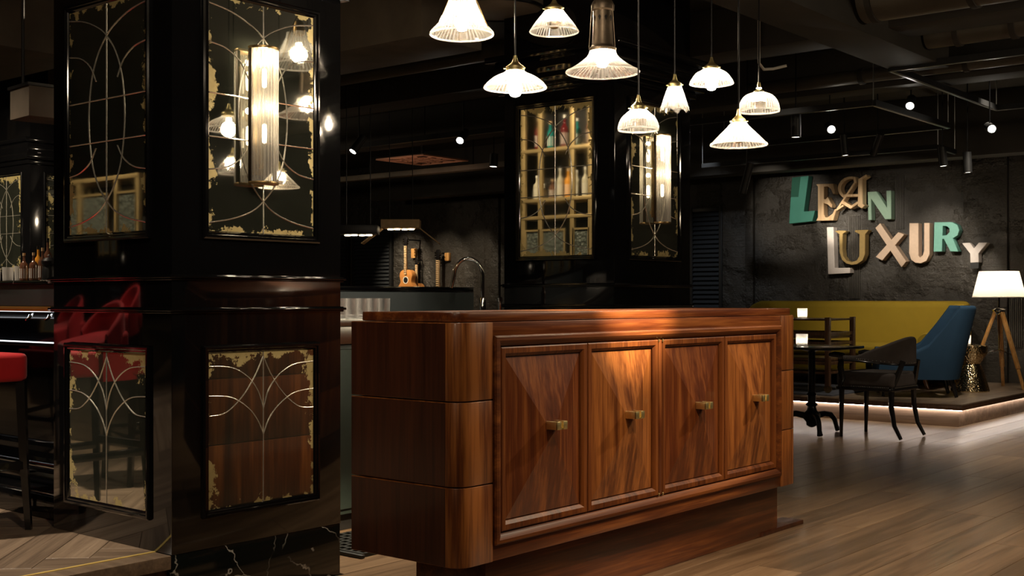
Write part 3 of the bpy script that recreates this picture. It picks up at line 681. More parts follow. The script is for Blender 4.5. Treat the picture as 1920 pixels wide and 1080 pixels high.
# ------------------------------------------------------------------ brass shelving reflected in the pillars
def shelving(X, Y, label, top=True, W=.9, z0=1.27):
    r = thing('brass_shelf_unit', label, 'shelf', (X, Y, z0)); d = .26; HT = 1.70 if top else .73
    for x in (0, W*.26, W*.74, W): MB().box(x-.020, x+.020, d-.03, d, 0, HT).build('upright', M['gilt'], r, .002)
    for x in (0, W): MB().box(x-.016, x+.016, 0, .03, 0, HT).build('upright', M['gilt'], r, .002)
    for z in ((.70, .84, 1.24, 1.68) if top else (.70,)): MB().box(-.016, W+.016, 0, d+.004, z, z+.028).build('shelf', M['gilt'], r, .002)
    for (a, b) in ((.03, W*.24), (W*.30, W*.62), (W*.76, W-.02)):
        f = MB().box(a, b, d-.02, d-.012, .03, .61).build('glass_pane', M['pane'], r)
        ring_frame(MB(), 1, a-.012, b+.012, .02, .62, d-.012, 1, [(0, 0), (0, .012), (.014, .012), (.014, 0)]).build('pane_frame', M['gilt'], f)
    MB().box(-.016, W+.016, -.02, 0, 0, HT).build('back', M['black'], r)
    return r
SX, SY = -6.13, 3.75
shelving(SX, SY, 'brass bottle shelving behind the big pillar, seen mirrored in the far pillar', W=.67, z0=1.12)
k = 0
for x, spec in zip((.07, .19, .335, .46, .59), (('wine', 'cork'), ('tealb', 'cork'), ('wine', 'label'), ('tealb', 'label'), ('wine', 'cork'))):
    bottle('spirit_bottle', M[spec[0]], .034, .27 if spec[0] == 'wine' else .23, .012, M[spec[1]], (SX+x, SY+.14, 1.12+1.269), ['deep red bottle at the frame end of the top shelf', 'round teal bottle beside the deep red one', 'deep red bottle in the middle of the top shelf', 'round teal bottle right of the middle red one', 'deep red bottle closing the row of the top shelf'][k]+' in the mirror', 'bottles on the top brass shelf'); k += 1
k = 0
for x, (b, c, h) in zip((.05, .13, .21, .29, .37, .455, .54, .62), (('pale_liq', 'label', .20), ('pale_liq', 'label', .13), ('brown_liq', 'cork', .16), ('pale_liq', 'label', .25), ('orange_liq', 'cork', .24), ('pale_liq', 'label', .22), ('pale_liq', 'label', .24), ('pale_liq', 'chrome', .20))):
    bottle('spirit_bottle', M[b], .030, h, .010, M[c], (SX+x, SY+.14, 1.12+.869), ['pale flask at the end of the lower shelf', 'shortest pale jar on the lower shelf', 'dark brown decanter on the lower shelf', 'tall pale bottle beside the brown decanter', 'orange liqueur bottle on the lower shelf', 'pale bottle beside the orange liqueur', 'second pale bottle from the orange liqueur', 'pale bottle with chrome cap on the lower shelf'][k]+' in the mirror', 'bottles on the lower brass shelf'); k += 1
sh2 = shelving(-7.75, .60, 'brass frame with textured panes left of frame, mirrored in the big pillar', W=.95, z0=1.27, top=False)
MB().box(-.2, 1.2, -.3, .3, -1.05, 0).build('base_cabinet', M['lacquer'], sh2, .004)
light('SPOT', (SX+.4, 5.4, 3.3), 230, WARM, .04, (SX+.4, SY+.2, 2.1), 60, .8)
light('SPOT', (-7.3, 2.4, 3.3), 200, WARM, .04, (-7.3, .9, 1.6), 50, .8)
# ------------------------------------------------------------------ lounge platform
PX, PY = -3.83, 11.08
pl = thing('lounge_platform', 'low wooden lounge platform edged with a glowing strip', 'platform', (PX, PY, 0))
MB().box(-11.0, 0, 0, WY-PY-.001, .155, .195).build('lip', M['darkwood'], pl, .003)
MB().box(-11.0, -.045, .045, WY-PY-.001, 0, .154).build('fascia', wood('platform_fascia', (.10, .06, .04), (.19, .125, .085), (.28, .19, .13), 0, .7, .4, .1), pl, .002)
pb = MB().box(-11.0, -.0, 0, WY-PY-.001, .196, .199).build('deck', M['darkwood'], pl)
x = -11.0; j = 0
while x < -.01:
    x1 = min(x+.2, 0); 
    slab([(x+.001, .0), (x1-.001, .0), (x1-.001, WY-PY-.01), (x+.001, WY-PY-.01)], .199, .212, M['parq'], pl, PI/2 if 0 else 0); x = x1
MB().box(-11.0, -.012, .022, .040, .1505, .1545).build('led_strip', M['led'], pl)
MB().box(-.040, -.022, .041, WY-PY-.01, .1505, .1545).build('led_strip', M['led'], pl)
PZ = .212
tag(MB().prism(rrect(-8.2, -5.15, 11.2, 12.6, .02), 2, PZ, PZ+.012).build('area_rug', M['rug']), 'dark blue grey patterned rug on the platform in front of the sofa', 'rug')
# ------------------------------------------------------------------ sofa
sf = thing('mustard_sofa', 'long mustard velvet sofa with rounded back on the platform', 'sofa', (-5.97, 13.93, PZ+.001))
n = 40; hw = 1.25; pth = []; zt = []
dep = 1.32; rc = .28
def sofa_path(inset=0):
    p = []
    for k in range(7): p.append((-hw, -dep+(dep-rc)*k/6))
    for k in range(1, 9): t = PI/2*k/8; p.append((-hw+rc-rc*math.cos(t), -rc+rc*math.sin(t)))
    for k in range(1, 16): p.append((-hw+rc+(2*hw-2*rc)*k/15, 0))
    for k in range(1, 9): t = PI/2*k/8; p.append((hw-rc+rc*math.sin(t), -rc+rc*math.cos(t)))
    for k in range(1, 7): p.append((hw, -rc-(dep-rc)*k/6))
    return p
pth = sofa_path()
for q in pth:
    t = max(0, min(1, (-q[1]-rc)/(dep-rc)))          # height falls from the back to the arms
    s_ = t*t*(3-2*t); zt.append(.945-(.345)*min(1, s_*1.5))
MB().band(pth, .17, zt, .17, lean=None).build('back_and_arms', M['mustard'], sf)
for sx in (-1, 1): MB().lathe([(.001, 0), (.10, 0), (.108, .012), (.10, .03), (.001, .03)], 28, mtx=Matrix.Translation((sx*hw, -dep+.0, .50)) @ Matrix.Rotation(PI/2, 4, 'X')).build('arm_front', M['mustard'], sf)
MB().prism(rrect(-hw+.08, hw-.08, -dep+.04, -.08, .05), 2, .17, .34).build('seat_base', M['mustard'], sf, .02)
MB().prism(rrect(-hw+.09, hw-.09, -dep+.0, -.09, .06), 2, .342, .455).build('seat_cushion', M['mustard'], sf, .035, seg=3)
for sx in (-1, 1):
    for sy in (-dep+.12, -.12): MB().tube([(sx*(hw-.08), sy, .18), (sx*(hw-.07), sy-.01, .08), (sx*(hw-.03), sy-.02, 0)], [.03, .022, .014], 12).build('leg', wood('sofa_leg', (.10, .03, .01), (.22, .08, .03), (.35, .14, .05), 2, 2.0) if sx == 1 and sy < -.5 else M['darkwood'], sf)
# ------------------------------------------------------------------ blue wing chair (faces the sofa end, back towards us on the right)
bc = thing('wing_armchair', 'slate blue wing armchair with sweeping arms on the platform corner', 'armchair', (-4.53, 11.89, PZ+.004), math.radians(118))
# local: +y is forward, x across
pth = []; zt = []; ln = []
for k in range(25):
    u = -1+2*k/24
    if abs(u) > .42:
        t = (abs(u)-.42)/.58; p = (math.copysign(.32-.0*t, u), -.16+.60*t)
    else:
        t = u/.42; p = (.32*math.sin(t*PI/2), -.16-.17*math.cos(t*PI/2))
    pth.append(p); a = abs(u)
    q = max(0, (a-.44)/.56)
    zt.append(.90-(.90-.47)*(1-(1-min(1, q*2.3))**2.3))
mb = MB().band(pth[::-1], .175, zt[::-1], .085)
for v in mb.b.verts:
    if v.co.z > .34: v.co.y -= .30*(v.co.z-.34)
mb.build('wing_back', M['blue'], bc)
MB().prism(rrect(-.29, .29, -.22, .44, .05), 2, .18, .32).build('seat_base', M['blue'], bc, .02)
MB().prism(rrect(-.275, .275, -.22, .46, .06), 2, .322, .43).build('seat_cushion', M['blue'], bc, .03, seg=3)
for sx in (-1, 1):
    for sy in (-.26, .36): MB().tube([(sx*.25, sy, .19), (sx*.265, sy+(-.05 if sy < 0 else .02), 0)], [.026, .017], 10).build('leg', M['ebony'], bc)
# ------------------------------------------------------------------ dark armchair at the bistro table
ac = thing('dark_armchair', 'black framed tub armchair with brown velvet seat at the bistro table', 'armchair', (-4.16, 9.96, 0), math.radians(88))
MB().prism(rrect(-.265, .265, -.25, .27, .05), 2, .43, .56).build('seat', M['taupe'], ac, .03, seg=3)
MB().prism(rrect(-.27, .27, -.255, .275, .04), 2, .405, .432).build('seat_rail', M['ebony'], ac, .004)
pth, zb, zt = [], [], []
for k in range(29):
    u = -1+2*k/28; a = abs(u)
    if a > .5: p = (math.copysign(.285, u), -.02+.24*(a-.5)/.5)
    else: p = (.285*math.sin(u/.5*PI/2), -.02-.27*math.cos(u/.5*PI/2))
    pth.append(p); s_ = max(0, 1-a/.72); s_ = s_*s_*(3-2*s_)
    zt.append(.70+.165*s_); zb.append(.665-.035*s_)
MB().band(pth, zb, zt, .045).build('backrest', M['taupe'], ac)
MB().band(pth, [v-.014 for v in zb], [v+.002 for v in zb], .055).build('arm_rail', M['ebony'], ac)
for sx in (-1, 1):
    MB().tube([(sx*.285, .18, .70), (sx*.285, .26, .705), (sx*.28, .31, .70)], [.022, .026, .018], 8).build('arm_tip', M['ebony'], ac)
    MB().tube([(sx*.28, .20, .69), (sx*.275, .215, .60), (sx*.262, .20, .50), (sx*.25, .225, .43)], [.022, .030, .030, .026], 6).build('arm_post', M['ebony'], ac)
    MB().tube([(sx*.15, -.29, .66), (sx*.19, -.25, .52), (sx*.22, -.22, .43), (sx*.23, -.22, .28), (sx*.235, -.25, .12), (sx*.24, -.31, .012)], [.022, .025, .026, .024, .020, .016], 6).build('leg', M['ebony'], ac)
    MB().tube([(sx*.24, .22, .43), (sx*.24, .22, .30), (sx*.24, .225, .0)], [.026, .023, .015], 6).build('leg', M['ebony'], ac)
mb = MB()
for k in range(0, 29):
    for f_ in (.0, .5):
        i0 = min(k, 27); q = Vector(pth[i0]).lerp(Vector(pth[i0+1]), f_); zz = zb[i0]+(zb[i0+1]-zb[i0])*f_+.012
        d = (Vector(pth[i0+1])-Vector(pth[i0])).normalized(); nx = Vector((d.y, -d.x))
        for sgn in (-1, 1):
            c = q+nx*sgn*.024; bmesh.ops.create_icosphere(mb.b, subdivisions=1, radius=.005, matrix=Matrix.Translation((c.x, c.y, zz)))
for k in range(28):
    for sx in (-.268, .268): bmesh.ops.create_icosphere(mb.b, subdivisions=1, radius=.005, matrix=Matrix.Translation((sx, -.21+.44*k/27, .438)))
    bmesh.ops.create_icosphere(mb.b, subdivisions=1, radius=.005, matrix=Matrix.Translation((-.22+.44*k/27, -.253, .438)))
tag(mb.build('nailheads', M['steel'], ac), kind='stuff')
# ------------------------------------------------------------------ bistro table
bt = thing('bistro_table', 'square dark bistro table on a cast iron pedestal', 'table', (-4.70, 9.80, 0))
MB().box(-.34, .34, -.34, .34, .745, .768).build('tabletop', M['ebony'], bt, .005)
MB().lathe([(.11, .742), (.10, .735), (.035, .72), (.030, .70), (.030, .36), (.045, .34), (.036, .33), (.036, .27), (.055, .25), (.035, .235), (.045, .20), (.075, .17), (.075, .13), (.05, .10), (.045, .07), (.02, .055), (.001, .05)], 20).build('column', M['black_metal'], bt)
for k in range(3):
    t = k*2*PI/3-.9; c, s_ = math.cos(t), math.sin(t)
    MB().tube([(c*r_, s_*r_, z_) for r_, z_ in ((.05, .15), (.14, .165), (.22, .155), (.27, .11), (.29, .05), (.31, .015))], [.03, .026, .024, .022, .02, .026], 10).build('claw_foot', M['black_metal'], bt)
tl = at(1527, 648, Z=.768)
def candle(loc, label, mat='crystal'):
    t = thing('crystal_glass', label, 'tealight glass', loc, 0, 'cut glass tealight holders in the lounge')
    tumbler('cut_glass', M['crystal'], t, .052, .105, n=36, cut=.03)
    MB().lathe([(.001, .014), (.026, .014), (.026, .032), (.001, .032)], 16).build('tealight', M['white'], t)
    MB().lathe([(.001, .034), (.007, .042), (.004, .055), (.001, .065)], 10).build('flame', glow('flame', (1, .85, .6), 25) if 'flame' not in bpy.data.materials else bpy.data.materials['flame'], t)
    light('POINT', (loc[0], loc[1], loc[2]+.05), .9, (1, .86, .66), .012)
candle((-4.76, 9.73, .769), 'cut glass tealight on the bistro table')
tag(MB().box(-.05, .05, -.03, .03, 0, .012).build('white_card', M['white'], None, .002), 'small white card lying beside the tealight on the bistro table', 'card').location = (-4.87, 9.66, .769)
# ------------------------------------------------------------------ drinks trolley
tr = thing('serving_trolley', 'dark wooden three tier trolley on small wheels behind the bistro table', 'trolley', (-5.72, 11.72, PZ+.012)); tw, td = .42, .30
for (sx, sy) in ((1, -1), (1, 1), (-1, -1), (-1, 1)):
    MB().bar((sx*tw, sy*td, .07), (sx*tw, sy*td, .77), .05, .05).build('post', M['cartwood'], tr, .005)
    MB().lathe([(.001, -.012), (.04, -.012), (.042, 0), (.04, .012), (.001, .012)], 16, mtx=Matrix.Translation((sx*tw, sy*td, .042)) @ Matrix.Rotation(PI/2, 4, 'X')).build('wheel', M['brass_dark'], tr)
for z in (.20, .335, .565): MB().box(-tw, tw, -td, td, z-.012, z+.012).build('tier', M['cartwood'], tr, .003)
MB().box(-tw, tw, -td, td, .735, .755).build('tier', M['cartwood'], tr, .003)
for z in (.30, .50, .60):
    for sy in (-1, 1): MB().box(-tw, tw, sy*td-.012, sy*td+.012, z-.018, z+.018).build('rail', M['cartwood'], tr, .003)
    for sx in (-1, 1): MB().box(sx*tw-.012, sx*tw+.012, -td, td, z-.018, z+.018).build('rail', M['cartwood'], tr, .003)
cg = at(1512, 604, Z=PZ+.757+.001)
candle((-5.62, 11.50, PZ+.768), 'cut glass tealight standing on the wooden trolley')
# ------------------------------------------------------------------ hourglass side table, tumbler
ht = thing('hourglass_table', 'hammered gold hourglass side table beside the blue chair', 'side table', (-4.32, 12.74, PZ+.001))
MB().lathe([(.001, 0), (.192, 0), (.195, .01), (.165, .12), (.130, .22), (.100, .29), (.13, .34), (.165, .39), (.172, .415), (.172, .475), (.165, .482), (.001, .482)], 48).build('drum', M['gold'], ht, 0, .5)
candle((-4.35, 12.70, PZ+.485), 'cut glass tealight on the gold hourglass table')
# ------------------------------------------------------------------ tripod floor lamp
lp = thing('tripod_lamp', 'tripod floor lamp with oak legs and white tapered shade', 'floor lamp', (-4.24, 13.42, PZ+.001))
MB().lathe([(.275, .985), (.205, 1.27)], 48).build('lamp_shade', M['shadecloth'], lp)
MB().lathe([(.272, .985), (.278, .985), (.278, .992), (.272, .992)], 48).build('shade_rim', M['white'], lp)
MB().tube([(0, 0, .86), (0, 0, 1.03)], .010, 10).build('stem', M['chrome'], lp)
MB().lathe([(.001, .83), (.05, .83), (.055, .845), (.05, .865), (.02, .87), (.001, .875)], 20).build('hub', M['chrome'], lp)
for k, t in enumerate((-.47, 1.75, 3.83)):
    c, s_ = math.cos(t), math.sin(t)
    lg = MB().bar((c*.035, s_*.035, .85), (c*.27, s_*.27, .22), .050, .026).build('leg', M['oak'], lp, .004)
    MB().bar((c*.235, s_*.235, .30), (c*.345, s_*.345, .0), .034, .02).build('leg_extension', M['oak'], lg, .003)
    MB().tube([(c*.0, s_*.0, .42), (c*.21, s_*.21, .36)], .006, 8).build('brace', M['chrome'], lp)
    MB().bar((c*.02, s_*.02, .80), (c*.055, s_*.055, .86), .058, .034).build('bracket', M['chrome'], lp, .003)
MB().tube([(0, 0, .40), (0, 0, .83)], .006, 8).build('centre_rod', M['chrome'], lp)
MB().lathe([(.001, 1.06), (.03, 1.07), (.035, 1.10), (.02, 1.13), (.001, 1.14)], 16).build('bulb', M['tube'], lp)
light('POINT', (-4.24, 13.42, PZ+1.12), 15, (1, .84, .64), .05)
# ------------------------------------------------------------------ wall sign: separate letters LEAN LUXURY
DW = [.14]
def wp(px, py, s, ox, oy): v = at(ox+px/s, oy+py/s, Y=WY-DW[0]); return (v.x, v.z)
SA = (1920/220, 1460, 310); SB = (6.0, 1540, 400)
mg = plain('sign_green', (.055, .26, .20), .45, noise=.15, scale=6); mg2 = plain('sign_pale_green', (.25, .38, .29), .5, noise=.15); mg_shadow = plain('sign_green_shadow', (.012, .10, .065), .4)
mt = wood('sign_tan', (.36, .22, .11), (.52, .35, .19), (.66, .48, .28), 2, 1.5, .5, .1); mgo = plain('sign_gold', (.42, .29, .11), .4, .3, noise=.2)
mw = plain('sign_off_white', (.62, .56, .52), .5, noise=.12); mp_ = plain('sign_peach', (.62, .46, .34), .5, noise=.15); mgr = plain('sign_mint', (.16, .40, .33), .45, noise=.15)
def letter(name, polys, S, mat, label, d=.14, parts=()):
    DW[0] = d; th = .12; root = thing(name, label, 'sign letter'); 
    allp = [wp(x, y, *S) for pg in polys for (x, y) in pg]; cx = sum(p[0] for p in allp)/len(allp); cz = min(p[1] for p in allp)
    root.location = (cx, WY, cz)
    for k, pg in enumerate(polys):
        pts = [(a-cx, b-cz) for a, b in (wp(x, y, *S) for x, y in pg)]
        MB().prism(pts, 1, -d-.0008*k, -d+th).build('letter_body' if k == 0 else 'letter_stroke', mat, root, .004, seg=1)
    for (nm, pg, m_, dd) in parts:
        pts = [(a-cx, b-cz) for a, b in (wp(x, y, *S) for x, y in pg)]
        MB().prism(pts, 1, -d-dd, -d+.001).build(nm, m_, root)
    return root
letter('letter_l', [[(220, 200), (490, 170), (410, 755), (595, 740), (550, 915), (170, 955), (195, 520)]], SA, mg, 'big slanting green letter L starting the upper word', parts=(('painted_shadow', [(222, 205), (360, 190), (322, 517), (200, 520)], mg_shadow, .003),))  # a fixture's cast shadow, painted on as a darker green shape
letter('letter_e', [[(610, 310), (640, 305), (890, 298), (920, 460), (890, 472), (855, 390), (800, 345), (740, 350), (740, 550), (765, 555), (800, 512), (875, 650), (862, 695), (800, 640), (735, 618), (740, 800), (762, 850), (800, 850), (880, 790), (915, 715), (945, 720), (892, 900), (610, 908), (640, 850), (640, 350)]], SA, mt, 'tan slab serif letter E in the upper word')
def arc(cx, cy, r0x, r0y, r1x, r1y, a0, a1, n=14):
    o = [(cx+r0x*math.cos(a0+(a1-a0)*k/n), cy-r0y*math.sin(a0+(a1-a0)*k/n)) for k in range(n+1)]
    return o+[(cx+r1x*math.cos(a1+(a0-a1)*k/n), cy-r1y*math.sin(a1+(a0-a1)*k/n)) for k in range(n+1)]
def stroke(a, b, w):
    a, b = Vector(a), Vector(b); d = (b-a).normalized(); q = Vector((-d.y, d.x))*w/2; return [tuple(a+q), tuple(b+q), tuple(b-q), tuple(a-q)]
letter('letter_a', [[(1300, 215), (1372, 215), (1372, 630), (1415, 655), (1355, 705), (1290, 665)],
    arc(1190, 375, 225, 195, 175, 150, math.radians(75), math.radians(235)), stroke((1240, 285), (945, 735), 30), stroke((1065, 497), (1300, 490), 44),
    stroke((1040, 600), (1190, 690), 55), stroke((1175, 690), (1300, 605), 40), stroke((940, 735), (1060, 655), 30), stroke((1235, 195), (1255, 290), 40), stroke((1330, 235), (1440, 165), 40)], SA, mt, 'ornate gothic letter A in tan, third of the upper word', d=.275)
letter('letter_n', [[(1455, 435), (1600, 425), (1770, 690), (1760, 415), (1838, 410), (1842, 880), (1740, 885), (1510, 545), (1520, 895), (1465, 897)]], SA, mg2, 'pale green letter N ending the upper word')
letter('letter_l', [[(60, 155), (135, 155), (148, 615), (325, 612), (322, 672), (75, 685)]], SB, mw, 'tall thin off white letter L starting the lower word')
letter('letter_u', [[(148, 200), (200, 192), (275, 195), (275, 207), (240, 230), (235, 400), (244, 480), (280, 530), (340, 548), (398, 530), (425, 480), (428, 235), (375, 207), (380, 188), (525, 185), (525, 197), (492, 235), (490, 460), (462, 530), (402, 570), (340, 580), (280, 566), (230, 522), (204, 440), (200, 235)]], SB, mgo, 'gold serif letter U, second in the lower word', d=.20)
letter('letter_x', [[(605, 165), (660, 110), (955, 540), (900, 607)], [(865, 210), (932, 238), (685, 532), (610, 490)]], SB, mp_, 'peach coloured letter X made of two crossed boards')
letter('letter_u', [[(990, 110), (1092, 110), (1092, 480), (1110, 500), (1140, 470), (1155, 420), (1155, 108), (1217, 108), (1217, 460), (1180, 535), (1120, 562), (1060, 558), (1010, 525), (985, 450)]], SB, mp_, 'chunky peach letter U with a crack at its foot')
letter('letter_r', [[(1270, 100), (1367, 100), (1356, 430), (1262, 432)], [(1350, 99), (1470, 98), (1530, 130), (1552, 190), (1530, 250), (1475, 284), (1352, 290), (1354, 250), (1410, 245), (1442, 210), (1440, 170), (1410, 145), (1352, 142)], [(1368, 270), (1476, 270), (1540, 430), (1450, 430)]], SB, mgr, 'mint green letter R in the lower word')
letter('letter_y', [[(1580, 335), (1670, 330), (1718, 392), (1770, 328), (1867, 328), (1766, 452), (1770, 552), (1675, 556), (1672, 452)]], SB, mw, 'off white letter Y ending the lower word', d=.22, parts=(('shaded_underside', [(1676, 557), (1770, 553), (1767, 620), (1678, 622)], M['black'], -.02),))  # black block stands in for the letter's shaded underside
for x, z, e, ang in ((-7.1, 2.3, 170, 26), (-6.45, 2.15, 400, 13), (-6.05, 1.95, 200, 26), (-5.15, 1.85, 300, 20), (-4.72, 1.5, 260, 11), (-5.7, 1.4, 90, 60)): wash(x, z, e, ang)
# fluted strips of the wall
for (pa, pb_, ya_, yb_) in ((1592, 1614, 405, 560), (1680, 1696, 330, 430), (1893, 1918, 560, 650)):
    a, b = at(pa, 500, Y=WY), at(pb_, 500, Y=WY); zt_, zb_ = at(pa, ya_, Y=WY).z, at(pa, yb_, Y=WY).z; mb = MB(); nn = 7
    for k in range(nn): xk = a.x+(b.x-a.x)*(k+.5)/nn; mb.box(xk-(b.x-a.x)/nn*.3, xk+(b.x-a.x)/nn*.3, WY-.02, WY+.01, zb_, zt_)
    tag(mb.build('fluted_strip', M['fluted']), {1592: 'dark fluted strip on the wall below the letters E and A', 1680: 'dark fluted strip on the wall right of the letter N', 1893: 'fluted strip on the wall behind the tripod lamp'}[pa], 'wall strip', 'fluted wall strips')
# pilasters and pipes on the wall
for k, (px_, w_) in enumerate(((1380, .35), (1408, .12), (1850, .5), (925, .3))):
    v = at(px_, 500, Y=WY); struct('trim_%d' % (4+k), MB().box(v.x-w_/2, v.x+w_/2, WY-.06, WY+.01, 0, 3.45), M['wall'], .006)
# louvred shutters
def shutter(pa, pb_, ztop, zbot, label, Y=WY-.02):
    a, b = at(pa, 500, Y=Y).x, at(pb_, 500, Y=Y).x; W = b-a; r = thing('louvred_shutter', label, 'shutter', (a, Y, zbot), 0, 'black louvred shutters'); Hh = ztop-zbot
    for x0 in (0, W-.05): MB().box(x0, x0+.05, -.05, 0, 0, Hh).build('stile', M['black'], r, .003)
    for z in (0, Hh-.06): MB().box(.05, W-.05, -.05, 0, z, z+.06).build('rail', M['black'], r, .003)
    me = None; nsl = int((Hh-.12)/.062)
    for k in range(nsl):
        z = .06+(k+.5)*(Hh-.12)/nsl
        if me is None:
            o = MB().box(.052, W-.052, -.006, .006, -.036, .036, Matrix.Rotation(math.radians(-38), 4, 'X')).build('slat', M['slat'], r); me = o.data
        else: o = bpy.data.objects.new('slat', me); C.objects.link(o); o.parent = r
        o.location = (0, -.028, z)
    return r
shutter(1296, 1357, 2.43, .25, 'tall black louvred shutter on the back wall left of the sofa')
shutter(664, 737, 2.43, .25, 'black louvred shutter left of the guitars')
shutter(600, 656, 2.43, .25, 'black louvred shutter at the edge of the big pillar')
# ------------------------------------------------------------------ guitars hung on the wall
def guitar(px, ztop, label, body=True, sc=1.0, tilt=0):
    v = at(px, 500, Y=WY-(.30 if px < 770 else .14)); r = thing('acoustic_guitar', label, 'guitar', (v.x, WY-(.24 if px < 770 else .06), ztop-1.02*sc), 0, 'guitars hanging on the back wall'); r.scale = (sc, sc, sc); r.rotation_euler = (0, tilt, 0)
    h = [(0, 0), (.09, .005), (.155, .04), (.195, .11), (.19, .18), (.15, .235), (.122, .275), (.13, .33), (.145, .38), (.125, .44), (.07, .475), (.03, .48)]
    h = [tuple(q) for q in smooth_pts(h, 3)]
    out = h+[(-x, z) for x, z in h[::-1][:-1]]
    MB().prism(out, 1, -.10, 0).build('soundbox', plain('guitar_top', (.62, .26, .07), .3, noise=.15, coat=.5), r, .004)
    MB().lathe([(.001, 0), (.048, 0), (.048, .003), (.001, .003)], 24, mtx=Matrix.Translation((0, -.100, .31)) @ Matrix.Rotation(PI/2, 4, 'X')).build('soundhole', M['black'], r)
    MB().lathe([(.048, 0), (.060, 0), (.060, .004), (.048, .004)], 24, mtx=Matrix.Translation((0, -.100, .31)) @ Matrix.Rotation(PI/2, 4, 'X')).build('rosette', M['label'], r)
    MB().box(-.026, .026, -.118, -.085, .40, .87).build('neck', M['cork'], r, .003)
    mb = MB()
    for k in range(15): mb.box(-.026, .026, -.121, -.118, .44+k*.029, .446+k*.029)
    tag(mb.build('frets', M['chrome'], r), kind='stuff')
    MB().prism([(-.028, .87), (.028, .87), (.040, 1.0), (.02, 1.02), (-.02, 1.02), (-.04, 1.0)], 1, -.105, -.085).build('headstock', M['ebony'], r, .003)
    for sx in (-1, 1):
        for k in range(3): MB().lathe([(.001, -.012), (.010, -.012), (.010, .012), (.001, .012)], 8, mtx=Matrix.Translation((sx*.05, -.095, .90+.038*k)) @ Matrix.Rotation(PI/2, 4, 'Y')).build('tuning_peg', M['chrome'], r)
    MB().box(-.012, .012, -.10, .24 if px < 770 else .06, .96, .98).build('wall_hanger', M['black_metal'], r)
    MB().box(-.07, .07, -.11, -.10, .12, .145).build('bridge', M['ebony'], r, .002)
guitar(764, 2.20, 'orange acoustic guitar hanging in the light on the back wall', sc=1.0)
guitar(781, 1.86, 'smaller orange guitar half behind the first one', sc=.78)
guitar(824, 1.98, 'guitar with pale frets beside the gooseneck tap', sc=1.15)
for k, (px_, z_) in enumerate(((808/1, 0), )): pass
for px_, za_, zb_, lb_ in ((775, 1.86, 2.02, 'small wooden wall hook block beside the tall orange guitar neck'), (838, 1.80, 1.93, 'small wooden wall hook block beside the pale fretted guitar')):
    v = at(px_, 500, Y=WY-.05); tag(MB().box(v.x-.045, v.x+.045, WY-.06, WY-.001, za_, zb_).build('hook_block', M['oak'], None, .004), lb_, 'hook')
for px_, e in ((765, 240), (835, 120), (895, 90)):
    v = at(px_, 500, Y=WY); light('SPOT', (v.x+.35, WY-1.7, 2.95), e, (1, .82, .58), .03, (v.x, WY, 1.55), 38, .9)
# ------------------------------------------------------------------ ceiling services
def beam(name, label, x0, x1, y0, y1, z0, z1, m='ceil2', cat='beam', grp='ceiling beams'): return tag(MB().box(x0, x1, y0, y1, z0, z1).build(name, M[m], None, .006), label, cat, grp)
beam('ceiling_beam', 'brownish concrete ceiling beam right of the big pillar top', -12.5, -5.75, 5.95, 6.58, 3.0, 3.449, 'ceil2')
beam('ceiling_beam', 'dark ceiling beam behind the saucer pendant', -14, 2.5, 8.2, 8.6, 3.1, 3.449, 'ceil')
beam('ceiling_beam', 'dark ceiling beam above the spotlights left of the far pillar', -14, 2.5, 10.2, 10.5, 3.05, 3.449, 'ceil')
beam('ceiling_beam', 'long dark ceiling beam in front of the sign wall', -14, 2.5, 13.3, 13.6, 2.75, 3.449, 'ceil')
beam('ceiling_beam', 'dark diagonal looking ceiling beam behind the pendants', -3.75, -3.35, 5.6, 9.4, 3.0, 3.449, 'ceil')
beam('ceiling_beam', 'pale brown ceiling bulkhead in the top left corner', -13, -8.2, 3.6, 4.9, 2.98, 3.449, 'ceil2')
def tray(label, x0, x1, y0, y1, z0, z1):
    t = thing('cable_tray', label, 'cable tray', (0, 0, 0), 0, 'cable trays'); MB().box(x0, x1, y0, y1, z0, z1).build('tray', M['ceil2'], t, .004)
    for k in range(5): xx = x0+.3+(x1-x0-.6)*k/4; MB().tube([(xx, (y0+y1)/2, z1), (xx, (y0+y1)/2, 3.449)], .006, 6).build('hanger', M['black_metal'], t)
tray('long brown cable tray below the ceiling above the guitars', -16.5, -8.1, 11.6, 11.75, 2.86, 2.93)
tray('thin dark cable tray holding the spotlights near the far pillar', -13.5, -7.3, 9.3, 9.42, 2.90, 2.95)
_lx = (78-960)/FPX*6.4
db = thing('duct_box', 'small brown box hanging under the ceiling in the upper left corner', 'duct', (_lx*_R[0]+6.4*_F[0], _lx*_R[1]+6.4*_F[1], 2.14), YAW+PI/4)
MB().box(-.12, .12, -.12, .12, 0, .16).build('box_body', M['ceil2'], db, .004)
MB().box(-.13, .13, -.13, .13, .16, .175).build('box_lid', M['black'], db)
for s_ in (-.1, .1): MB().tube([(s_, 0, .17), (s_, 0, 1.309)], .008, 6).build('hanger', M['black'], db)
def pipe(label, pts, r, rings=(), m='duct'):
    t = thing('air_duct', label, 'duct', (0, 0, 0), 0, 'ceiling ducts'); MB().tube(pts, r, 24).build('duct_tube', M[m], t)
    xm = (max(pts[0][0], -12)+min(pts[-1][0], 0))/2
    for xx in (xm-1.2, xm+1.2): MB().tube([(xx, pts[0][1], pts[0][2]+r*.8), (xx, pts[0][1], 3.449)], .006, 6).build('hanger', M['black_metal'], t)
    for q in rings: MB().lathe([(r, -.02), (r+.012, -.02), (r+.012, .02), (r, .02)], 24, mtx=Matrix.Translation(q) @ Matrix.Rotation(PI/2, 4, 'Y')).build('duct_collar', M['ceil'], t)
pipe('widest round duct crossing the ceiling at the upper right', [(-3.33, 7.75, 3.22), (3.5, 7.75, 3.22)], .17, [(-3.25, 7.75, 3.22), (-2.6, 7.75, 3.22), (-2.0, 7.75, 3.22)])
